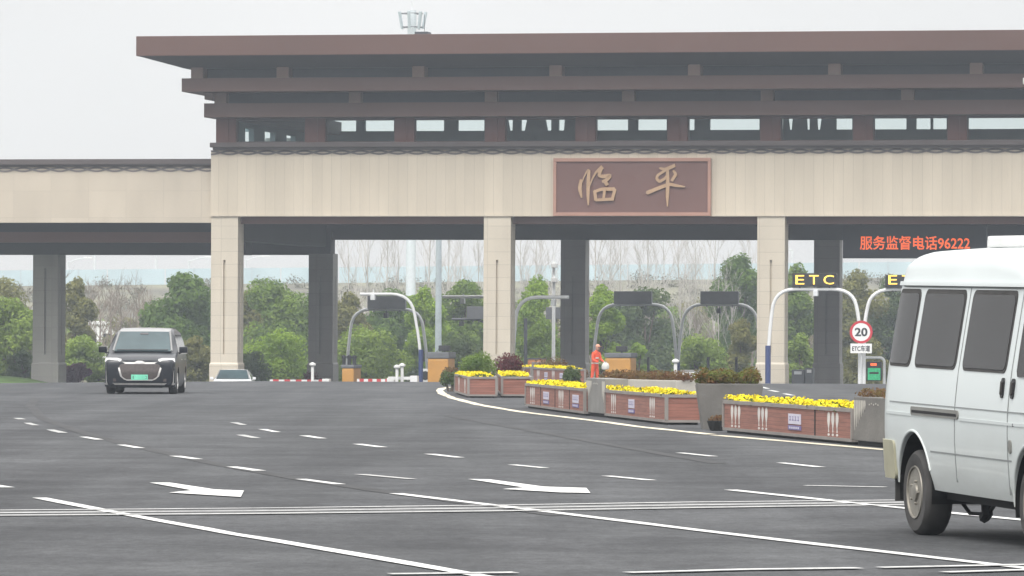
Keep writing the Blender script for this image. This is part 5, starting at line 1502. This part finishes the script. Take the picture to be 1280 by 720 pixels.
# chrome framed grille, mesh, headlights, plate, side vents, lower lip
gw = lambda z: 0.545 + (0.01 if z > 0.72 else -(0.72 - z) * 0.28 - max(0, 0.47 - z) * 1.4)
grows = [(0.40 + 0.42 * k / 10, -gw(0.40 + 0.42 * k / 10), gw(0.40 + 0.42 * k / 10)) for k in range(11)]
gr = patch([(0.365, -0.34, 0.34), (0.40, -0.43, 0.43)] + [(z, a - 0.05, b_ + 0.05) for z, a, b_ in grows[1:]] + [(0.868, -0.62, 0.62)], fx, 0.012, 16).build('grille_frame', M['chrome'], mpv, None, 40)
patch(grows, fx, 0.020, 16).build('grille_mesh', M['grille'], gr, None, 40)
patch([(0.835, -0.10, 0.10), (0.87, -0.14, 0.14), (0.905, -0.06, 0.06)], fx, 0.03, 6).build('front_emblem', M['chrome'], mpv, None, 40)
for s in (-1, 1):
    a, b_ = sorted((s * 0.50, s * 0.945))
    patch([(0.875, s * 0.56 if s > 0 else -0.955, 0.955 if s > 0 else -0.56), (0.91, a, b_), (0.955, a - 0.0, b_), (0.985, s * 0.62 if s > 0 else -0.93, 0.93 if s > 0 else -0.62)], fx, 0.018, 8, 0.05).build('headlight', M['headlight'], mpv, None, 40)
    a, b_ = sorted((s * 0.70, s * 0.93))
    lv = patch([(0.70, a, b_), (0.745, a, b_)], fx, 0.018, 5).build('vent_trim', M['chrome'], mpv)
    a, b_ = sorted((s * 0.885, s * 0.925))
    patch([(0.30 + k * 0.09, a, b_) for k in range(5)], fx, 0.016, 3).build('vent_trim', M['chrome'], mpv)
    a, b_ = sorted((s * 0.66, s * 0.86))
    patch([(0.33, a, b_), (0.45, a, b_), (0.60, s * 0.72 if s > 0 else -0.86, 0.86 if s > 0 else -0.72)], fx, 0.008, 5).build('side_vent', M['under'], mpv)
    patch([(0.34, s * 0.70 - 0.06, s * 0.70 + 0.06), (0.42, s * 0.70 - 0.05, s * 0.70 + 0.05)], fx, 0.02, 3).build('fog_light', M['grille'], mpv)
    # side glass, mirror, handle strip
    sd = lambda x, z, e, s=s: Vector((x, s * (interp(MW, z) + e), z))
    patch([(1.12, 0.55, 3.95), (1.3, 0.50, 3.75), (1.5, 0.55, 3.5), (1.62, 0.65, 3.3)], sd, 0.008, 12).build('side_window', M['car_glass'], mpv, None, 40)
    patch([(1.085, 0.40, 4.1), (1.105, 0.40, 4.1)], sd, 0.014, 12).build('window_trim', M['chrome'], mpv)
    mi = MB().box(3.78, 3.98, min(s * 0.99, s * 1.22), max(s * 0.99, s * 1.22), 1.12, 1.29, 0.05).tube([(3.85, s * 0.93, 1.09), (3.86, s * 1.06, 1.14)], 0.03, 6).build('mirror', M['car_black'], mpv, None, 40)
    patch([(0.92, 1.5, 1.75), (0.95, 1.5, 1.75)], sd, 0.02, 3).build('door_handle', M['chrome'], mpv)
    patch([(0.92, 2.9, 3.15), (0.95, 2.9, 3.15)], sd, 0.02, 3).build('door_handle', M['chrome'], mpv)
patch([(0.245, -0.93, 0.93), (0.275, -0.95, 0.95), (0.30, -0.95, 0.95)], fx, 0.03, 20).build('lower_lip', M['chrome'], mpv, None, 40)
pl = patch([(0.385, -0.225, 0.225), (0.53, -0.225, 0.225)], fx, 0.034, 8).build('number_plate', M['plate_green'], mpv)
q = MB()
g = random.Random(3)
for k in range(7):
    y = -0.19 + k * 0.058
    for j in range(3):
        z = 0.415 + j * 0.033
        if g.random() < 0.72: q.box(5.205, 5.212, y, y + 0.036, z, z + 0.012)
    q.box(5.205, 5.212, y + (0.0 if k % 2 else 0.028), y + (0.010 if k % 2 else 0.038), 0.415, 0.495)
q.build('plate_characters', M['sign_black'], pl)
rf = patch([(0.0 + 0.2 * k, -0.70, 0.70) for k in range(15)], lambda y, t, e: Vector((0.45 + t, y, interp([(s_[0], s_[2]) for s_ in mprof], 0.45 + t) + 0.028 - 0.02 * (y / 0.7) ** 2 + e)), 0.004, 10, 0.012)
rf.build('roof_panel', M['car_roof'], mpv, None, 40)
mpv.scale = (0.955, 0.955, 0.955)
mpw2 = lambda y, t, e: Vector((4.17 - 0.87 * t - 0.10 * (y / 0.99) ** 2 + e * 0.7, y, 1.13 + 0.53 * t + e * 0.7 + 0.02))
patch([(0.83, -0.10, 0.10), (0.87, -0.12, 0.12), (0.93, -0.10, 0.10)], mpw2, 0.045, 4).build('rear_view_mirror', M['car_glass'], mpv)
patch([(0.03, -0.70, 0.70), (0.06, -0.70, 0.70)], mpw2, 0.05, 8).build('cowl_trim', M['black'], mpv)
MB().box(3.98, 4.08, 0.05, 0.5, 1.16, 1.175).build('wiper', M['black'], mpv)

SW = [(0.15, 0.82), (0.35, 0.885), (0.6, 0.90), (0.85, 0.90), (1.0, 0.86), (1.25, 0.72), (1.42, 0.60)]
sprof = [(0.0, 0.4, 0.85, 0.84, 0.1), (0.12, 0.3, 0.98, 0.93, 0.1), (0.5, 0.22, 1.02, 0.98, 0.08), (0.9, 0.18, 1.12, 1, 0.08), (1.4, 0.17, 1.36, 1, 0.07), (2.0, 0.17, 1.43, 1, 0.07), (2.6, 0.17, 1.36, 1, 0.07), (3.0, 0.17, 1.165, 1, 0.07), (3.45, 0.17, 0.95, 1, 0.07),
         (3.9, 0.18, 0.90, 0.985, 0.07), (4.3, 0.2, 0.80, 0.94, 0.08), (4.52, 0.24, 0.68, 0.86, 0.08), (4.58, 0.28, 0.60, 0.80, 0.08)]
sed, _ = car('white saloon car half hidden by the road crest at the first column', 'car', 289, 231, 4.6, 1.8, 1.43, sprof, 'car_white', 'car_white', SW, (0.95, 3.6), 0.31, ((3.40, 1.00, 0.74), (2.62, 1.38, 0.60)))
for s in (-1, 1):
    sd = lambda x, z, e, s=s: Vector((x, s * (interp(SW, z) + e), z))
    patch([(0.98, 1.0, 3.2), (1.15, 1.25, 2.9), (1.30, 1.5, 2.65)], sd, 0.008, 8).build('side_window', M['car_glass'], sed, None, 40)
    MB().box(3.05, 3.2, min(s * 0.90, s * 1.06), max(s * 0.90, s * 1.06), 0.98, 1.10, 0.04).tube([(3.1, s * 0.84, 0.96), (3.1, s * 0.95, 1.0)], 0.02, 6).build('mirror', M['car_white'], sed, None, 40)
    MB().box(4.30, 4.48, min(s * 0.50, s * 0.78), max(s * 0.50, s * 0.78), 0.60, 0.70, 0.04).build('headlight', M['headlight'], sed, None, 40)
MB().box(4.5, 4.60, -0.42, 0.42, 0.36, 0.54, 0.02).build('grille', M['black'], sed)

# ------------------------------------------------------------------ the far road: sound barrier and lamps
o = empty('sound_barrier', (0, 523, EMB(0)), 0, 'pale blue sound barrier along the raised far road behind the gate', 'barrier')
x0b, x1b, step = -75, 75, 3.0
i = 0
x = x0b
while x < x1b:
    z0, z1 = EMB(x) - EMB(0), EMB(x + step) - EMB(0)
    mb = MB()
    mb.poly([(x + 0.06, -0.03, z0 - 0.2), (x + step - 0.06, -0.03, z1 - 0.2), (x + step - 0.06, -0.03, z1 + 1.65), (x + 0.06, -0.03, z0 + 1.65)])
    r = bmesh.ops.extrude_face_region(mb.bm, geom=mb.bm.faces[:])
    for e in r['geom']:
        if isinstance(e, bmesh.types.BMVert): e.co.y += 0.06
    mb.build('barrier_panel', M['barrier_panel'], o)
    if i % 2 == 0: MB().box(x - 0.06, x + 0.06, -0.1, 0.06, z0 - 0.3, z0 + 1.75).build('barrier_post', M['pale_steel'], o)
    x += step; i += 1
lamps = []
def far_lamp(px, ytop, Y, side, label, first=None):
    p = P(px, 330, Y); zb = EMB(p.x) if Y > 500 else gz(p.x, Y)
    o = empty('street_lamp', (p.x, Y, zb), 0, label, 'street lamp', 'street lamps along the far raised road')
    h = P(px, ytop, Y).z - zb
    MB().tube([(0, 0, 0), (0, 0, h)], [0.13, 0.09], 8).build('lamp_pole', M['grey_steel'], o, None, True)
    MB().tube([(0, 0, h - 0.1), (side * 0.9, 0, h + 0.25), (side * 1.9, 0, h + 0.4)], 0.05, 6).build('lamp_arm', M['grey_steel'], o, None, True)
    MB().box(min(side * 1.7, side * 2.5), max(side * 1.7, side * 2.5), -0.14, 0.14, h + 0.34, h + 0.46, 0.04).build('lamp_head', M['white_plastic'], o)
for px, yt, s, lab in ((85, 327, 1, 'far lamp with low bent head nearest the left canopy column'), (118, 290, -1, 'far lamp whose tall pole rises behind the left canopy just above the black car'),
                  (195, 292, 1, 'far lamp whose tall pole rises midway between canopy column and first column'), (236, 326, 1, 'far lamp with bent head just left of the first column'),
                  (307, 325, 1, 'far lamp with bent head just right of the first column'), (990, 312, -1, 'far lamp with small head right of the third column')):
    far_lamp(px, yt, 528, s, lab)
# low pale building behind the bare trees at left
o = empty('low_building', P(172, 460, 440) * 1.0, 0, 'low white building glimpsed through bare trees behind the black car', 'building')
o.location.z = -2.0
MB().box(-7.2, 0.9, 0, 6, 0, 4.4).build('wall', M['white_plastic'], o)
MB().box(-7.4, 1.1, -0.2, 6.2, 4.402, 4.7).build('roof', M['white_steel'], o)
for k in range(6): MB().box(-6.8 + k * 1.25, -6.1 + k * 1.25, -0.02, 0.02, 2.5, 3.6).build('window', M['car_glass'], o)
for k in range(7): MB().box(-7.0 + k * 1.25, -6.92 + k * 1.25, -0.06, -0.004, 0.2, 4.4).build('wall_rib', M['grey_steel'], o)

# ------------------------------------------------------------------ trees
def crown_tree(label, px, Y, wpx, ytop, kind, n=4200, size=0.17, base_py=None, low=0.18, seed=0, nl=15, cat='tree', name='leafy_tree', group=None, squash=1.0):
    p = P(px, 450, Y); b = Vector((p.x, Y, gz(p.x, Y) - 0.05)); s = F / Y
    hw = wpx * 0.60 / s; H = P(px, ytop, Y).z - b.z
    g = random.Random(seed + int(px * 7 + ytop))
    lobes = []
    for k in range(nl):
        t = low + (0.90 - low) * (k + 0.5) / nl
        prof = math.sin(math.pi * min(1, (t - low) / (1 - low) * 0.82 + 0.16)) ** 0.7
        a = g.uniform(0, 2 * math.pi) + k * 2.4; rr_ = hw * 0.62 * prof * g.uniform(0.5, 1.0)
        r_ = hw * g.uniform(0.34, 0.52) * (0.55 + 0.5 * prof)
        lobes.append((rr_ * math.cos(a), rr_ * math.sin(a), H * t, r_, r_, min(r_ * 0.85, H * 0.2)))
    lobes.append((0, 0, H * 0.90, hw * 0.3, hw * 0.3, H * 0.10))
    o = empty(name, b, 0, label, cat, group)
    leaf_cloud('crown', M['leaf_' + kind], lobes, int(n * 2.6), size * 0.66, o, 0.45, 0.25, seed + int(px))
    tr = MB().tube([(0, 0, -0.2), (0.05, 0, H * 0.25), (0.0, 0.05, H * 0.62)], [hw * 0.075 + 0.05, hw * 0.055 + 0.04, 0.04], 8)
    for l_ in lobes[::2]: tr.tube([(0.03, 0, H * 0.22), (l_[0] * 0.5, l_[1] * 0.5, (H * 0.3 + l_[2]) / 2), (l_[0], l_[1], l_[2])], [0.08, 0.05, 0.015], 5)
    tr.build('trunk', M['bark'], o, None, True)
    return o
CT = crown_tree
CT('pale green tree at far left beside the canopy column', 14, 290, 80, 372, 'lime', 3600, low=0.05)
CT('dull olive tree behind the left canopy column at far left', 2, 335, 90, 345, 'olive', 3400)
CT('bluish dark shrub mass at the foot of the far left tree', 27, 272, 44, 440, 'dark', 1500, 0.13, low=0.05, cat='shrub', name='leafy_shrub')
CT('slim olive tree just right of the left canopy column', 97, 330, 48, 346, 'olive', 2600)
CT('low pale green bush between canopy column and black car', 106, 285, 62, 422, 'lime', 2400, 0.14, low=0.05, cat='bush', name='leafy_bush')
CT('full round dark green tree between black car and first column', 224, 325, 90, 341, 'camphor', 6500, 0.18, low=0.12)
CT('smaller dark tree filling the gap left of the first column', 258, 335, 56, 372, 'dark', 3000, low=0.1)
CT('brownish olive bush beside the black car roof', 246, 285, 46, 420, 'olive', 2000, 0.14, low=0.03, cat='bush', name='leafy_bush')
CT('wide green tree right of the first column', 344, 340, 92, 350, 'mid', 6000, 0.18, low=0.15)
CT('olive tree touching the right edge of the first column', 312, 345, 56, 362, 'olive', 3000)
CT('tree with dark crown beside the left rear column', 392, 350, 60, 362, 'camphor', 3000)
CT('clipped bright green bush below the wide green tree', 350, 282, 108, 417, 'bright', 4200, 0.14, low=0.02, cat='bush', name='leafy_bush')
CT('low grey green bush at the left side of the bright bush', 316, 270, 50, 438, 'dark', 1700, 0.13, low=0.02, cat='bush', name='leafy_bush')
CT('yellowish olive tree right of the left rear column', 437, 330, 56, 364, 'olive', 3600)
CT('airy light green bush behind the orange pad with lamps', 458, 284, 100, 412, 'lime', 4200, 0.14, low=0.02, cat='bush', name='leafy_bush')
CT('deep green tree behind the dark lane displays', 492, 345, 90, 366, 'camphor', 5200, 0.18)
CT('bright yellow green tree left of the tall lamp mast', 530, 315, 54, 357, 'bright', 3600, 0.15, low=0.2)
CT('broad green tree left of the second column', 580, 335, 76, 350, 'mid', 5000, 0.17)
CT('dark round bush below the broad tree by the second column', 574, 282, 66, 420, 'dark', 2800, 0.14, low=0.03, cat='bush', name='leafy_bush')
CT('tall fresh green tree right of the second column', 672, 320, 66, 344, 'bright', 4600, 0.15, low=0.15)
CT('grey green bush under the fresh green tree', 676, 285, 64, 402, 'mid', 2800, 0.14, low=0.03, cat='bush', name='leafy_bush')
CT('luminous lime green tree right of the middle rear column', 752, 300, 58, 356, 'bright', 4600, 0.15, low=0.12)
CT('large dull dark tree behind the two dark lane displays', 806, 335, 100, 358, 'dark', 6000, 0.18, low=0.1)
CT('small green bush above the right orange pad', 796, 282, 42, 428, 'bright', 1800, 0.13, low=0.03, cat='bush', name='leafy_bush')
CT('pale green bush between the slim dark posts', 872, 284, 72, 422, 'lime', 3000, 0.14, low=0.03, cat='bush', name='leafy_bush')
CT('tallest dark green tree left of the third column', 926, 350, 74, 316, 'camphor', 5400, 0.18, low=0.2)
CT('olive bush at the left edge of the third column', 928, 288, 52, 398, 'olive', 2600, 0.14, low=0.03, cat='bush', name='leafy_bush')
CT('green tree seen between the third column and its rear column', 996, 345, 60, 328, 'mid', 4200, 0.17, low=0.15)
CT('yellow green bush between the third column and its rear column', 1002, 286, 46, 416, 'lime', 2200, 0.14, low=0.03, cat='bush', name='leafy_bush')
CT('dusty olive tree behind the round speed sign', 1072, 340, 72, 336, 'olive', 4200, 0.17, low=0.1)
CT('dark tree beside the van rear under the message board', 1112, 345, 70, 344, 'dark', 3600, 0.17, low=0.1)
CT('low olive bush below the round speed sign', 1082, 288, 60, 420, 'olive', 2400, 0.14, low=0.03, cat='bush', name='leafy_bush')
CT('big green tree hidden mostly behind the white van', 1180, 340, 110, 335, 'mid', 3600, 0.17, low=0.1)
M['leaf_purple'] = M['purple_leaf']; M['leaf_maroon'] = M['maroon_leaf']
CT('purple leaved shrub between canopy column and black car', 95, 264, 40, 455, 'purple', 1400, 0.11, low=0.05, cat='shrub', name='leafy_shrub')
CT('dark red shrub in front of the left rear column', 392, 262, 36, 464, 'maroon', 1000, 0.10, low=0.05, cat='shrub', name='leafy_shrub')
CT('low yellow green shrub just left of the black car', 122, 262, 26, 464, 'lime', 1000, 0.10, low=0.03, cat='shrub', name='leafy_shrub')

for i, px in enumerate([20, 70, 120, 160, 285, 322, 360, 415, 448, 470, 505, 545, 565, 605, 650, 690, 740, 770, 830, 855, 875, 900, 945, 985, 1010, 1045, 1090, 1130]):
    CT('hazy yellowish tree in the far belt at the foot of the raised road', px, 410 + (i * 17) % 50, 62 + (i * 13) % 30, 378 + (i * 29) % 34 - (8 if px > 600 else 0), ['olive', 'lime', 'mid', 'olive'][i % 4], 1900, 0.20, low=0.06, nl=12, seed=300, group='trees in the far belt')

for i, px in enumerate([-60, -105, -150, -190, -240, -290, -340, 1225, 1275, 1320, 1370, 1420, 1470, 1530]):
    CT('large green tree of the belt running on beyond the gate', px, 320 + (i * 23) % 70, 90 + (i * 13) % 30, 352 + (i * 29) % 30, ['mid', 'olive', 'camphor', 'bright'][i % 4], 1900, 0.24, low=0.06, nl=12, seed=500, group='trees running on beside the gate')

def bare_mesh(seed, H, spread, levels=4, base_r=0.14, first=0.25, upright=0.75):
    g = random.Random(seed)
    trunk, br = MB(), MB()
    top = Vector((g.uniform(-.2, .2), g.uniform(-.2, .2), H * 0.9))
    tp = [Vector((0, 0, -0.3)), Vector((g.uniform(-.08, .08), 0, H * 0.3)), Vector((g.uniform(-.15, .15), g.uniform(-.1, .1), H * 0.62)), top]
    trunk.tube(tp, [base_r, base_r * 0.75, base_r * 0.45, base_r * 0.12], 7)
    def grow(p, d, ln, r, lv):
        q = p + d * ln * 0.5 + Vector((g.uniform(-1, 1), g.uniform(-1, 1), g.uniform(0, 1))) * ln * 0.06
        e = p + d * ln + Vector((0, 0, ln * 0.1))
        br.tube([p, q, e], [r, r * 0.75, r * 0.4], 4, False)
        if lv <= 0: return
        for k in range(3 if lv > 1 else 4):
            t = g.uniform(0.3, 1.0)
            pp = p.lerp(e, t)
            a = g.uniform(0, 2 * math.pi)
            nd = (d + Vector((math.cos(a), math.sin(a), 0.25)) * g.uniform(0.35, 0.7)).normalized()
            grow(pp, nd, ln * g.uniform(0.45, 0.65), max(0.012, r * 0.55), lv - 1)
    nb = 11
    for k in range(nb):
        t = first + (0.95 - first) * k / nb
        z = H * 0.9 * t
        p = Vector((interp([(0, tp[0].x), (0.33, tp[1].x), (0.69, tp[2].x), (1, tp[3].x)], t), interp([(0, 0), (0.33, 0), (0.69, tp[2].y), (1, tp[3].y)], t), z))
        a = g.uniform(0, 2 * math.pi)
        d = Vector((math.cos(a) * (1 - upright), math.sin(a) * (1 - upright), upright)).normalized()
        grow(p, d, spread * g.uniform(0.8, 1.25) * (1.15 - 0.6 * t), base_r * 0.36 * (1.2 - 0.7 * t), levels - 2)
    return trunk, br
def bare_proto(seed, m, **kw):
    o = empty('bare_tree', (0, 0, 0), 0, 'bare', 'tree')
    t, b_ = bare_mesh(seed, **kw)
    t.build('trunk', M[m], o, None, True); b_.build('branches', M[m], o)
    return o
tall = [bare_proto(20 + k, 'bark_pale', H=14.5, spread=3.4, base_r=0.085, first=0.3, upright=0.72, levels=4) for k in range(3)]
low_ = [bare_proto(40 + k, 'bark_brown', H=6.5, spread=2.4, base_r=0.10, first=0.12, upright=0.55, levels=4) for k in range(3)]
used = set()
def put_bare(proto, px, Y, sc, label, group):
    o = proto if proto.name not in used else copy_tree(proto)
    used.add(proto.name)
    p = P(px, 450, Y)
    o.location = (p.x, Y, gz(p.x, Y)); o.rotation_euler.z = random.uniform(0, 6.28); o.scale = (sc, sc, sc)
    o['label'] = label; o['group'] = group
for i, px in enumerate([436, 459, 481, 499, 536, 558, 574, 598, 651, 668, 690, 744, 761, 776, 797, 811, 829, 850, 869, 893, 934]):
    put_bare(tall[i % 3], px, 372 + (i * 37) % 75, 0.92 + 0.2 * ((i * 5) % 7) / 7,
             'tall pale leafless tree in the thin wood behind the gate' , 'tall bare trees behind the gate')
for i, px in enumerate([92, 108, 124, 138, 150, 163, 176, 190, 60, 30, 10]):
    put_bare(low_[i % 3], px, 345 + (i * 29) % 50, 0.85 + 0.2 * ((i * 3) % 5) / 5, 'brown leafless tree in the thicket left of the first column', 'brown bare trees at left')
for i, px in enumerate([300, 330, 372, 428, 452, 476, 500, 520, 548, 575, 596, 655, 690, 740, 772, 792, 815, 838, 852, 866, 880, 896, 912, 940, 1000, 1060, 1090, 1105]):
    put_bare(low_[i % 3], px, 352 + (i * 31) % 80, 0.75 + 0.25 * ((i * 3) % 5) / 5, 'brown leafless undergrowth tree among the green crowns behind the gate', 'brown bare trees behind the gate')
for i, px in enumerate([852, 862, 898, 914]):
    put_bare(tall[i % 3], px, 300 + i * 4, 0.55, 'short pale leafless tree left of the third column', 'short pale bare trees left of the third column')

lob = []
g = random.Random(77)
for k in range(420):
    x = g.uniform(-62, 62); t = g.random()
    y = 484 + t * 35; z = np.interp(y, [478, 486, 500, 512, 521], [-2, EMB(x) * 0.2 - 1, EMB(x) * 0.55, EMB(x) * 0.86, EMB(x)])
    r_ = g.uniform(0.5, 1.1)
    lob.append((x, y, z + r_ * 0.4, r_ * 1.2, r_, r_ * 0.8))
tag(leaf_cloud('undergrowth', M['brush_twigs'], lob, 42000, 0.10, None, 0.1, seed=5), kind='stuff')

# ------------------------------------------------------------------ the hazy air
hz = MB().box(-480, 480, -70, 660, -3.2, 40)
m = bpy.data.materials.new('haze'); m.use_nodes = True
n, l = m.node_tree.nodes, m.node_tree.links
for x in list(n):
    if x.type != 'OUTPUT_MATERIAL': n.remove(x)
pv = n.new('ShaderNodeVolumePrincipled')
pv.inputs['Color'].default_value = (0.82, 0.90, 1.0, 1)
pv.inputs['Density'].default_value = 0.00044
pv.inputs['Anisotropy'].default_value = 0.2
l.new(pv.outputs[0], n['Material Output'].inputs['Volume'])
tag(hz.build('haze', m), kind='stuff')
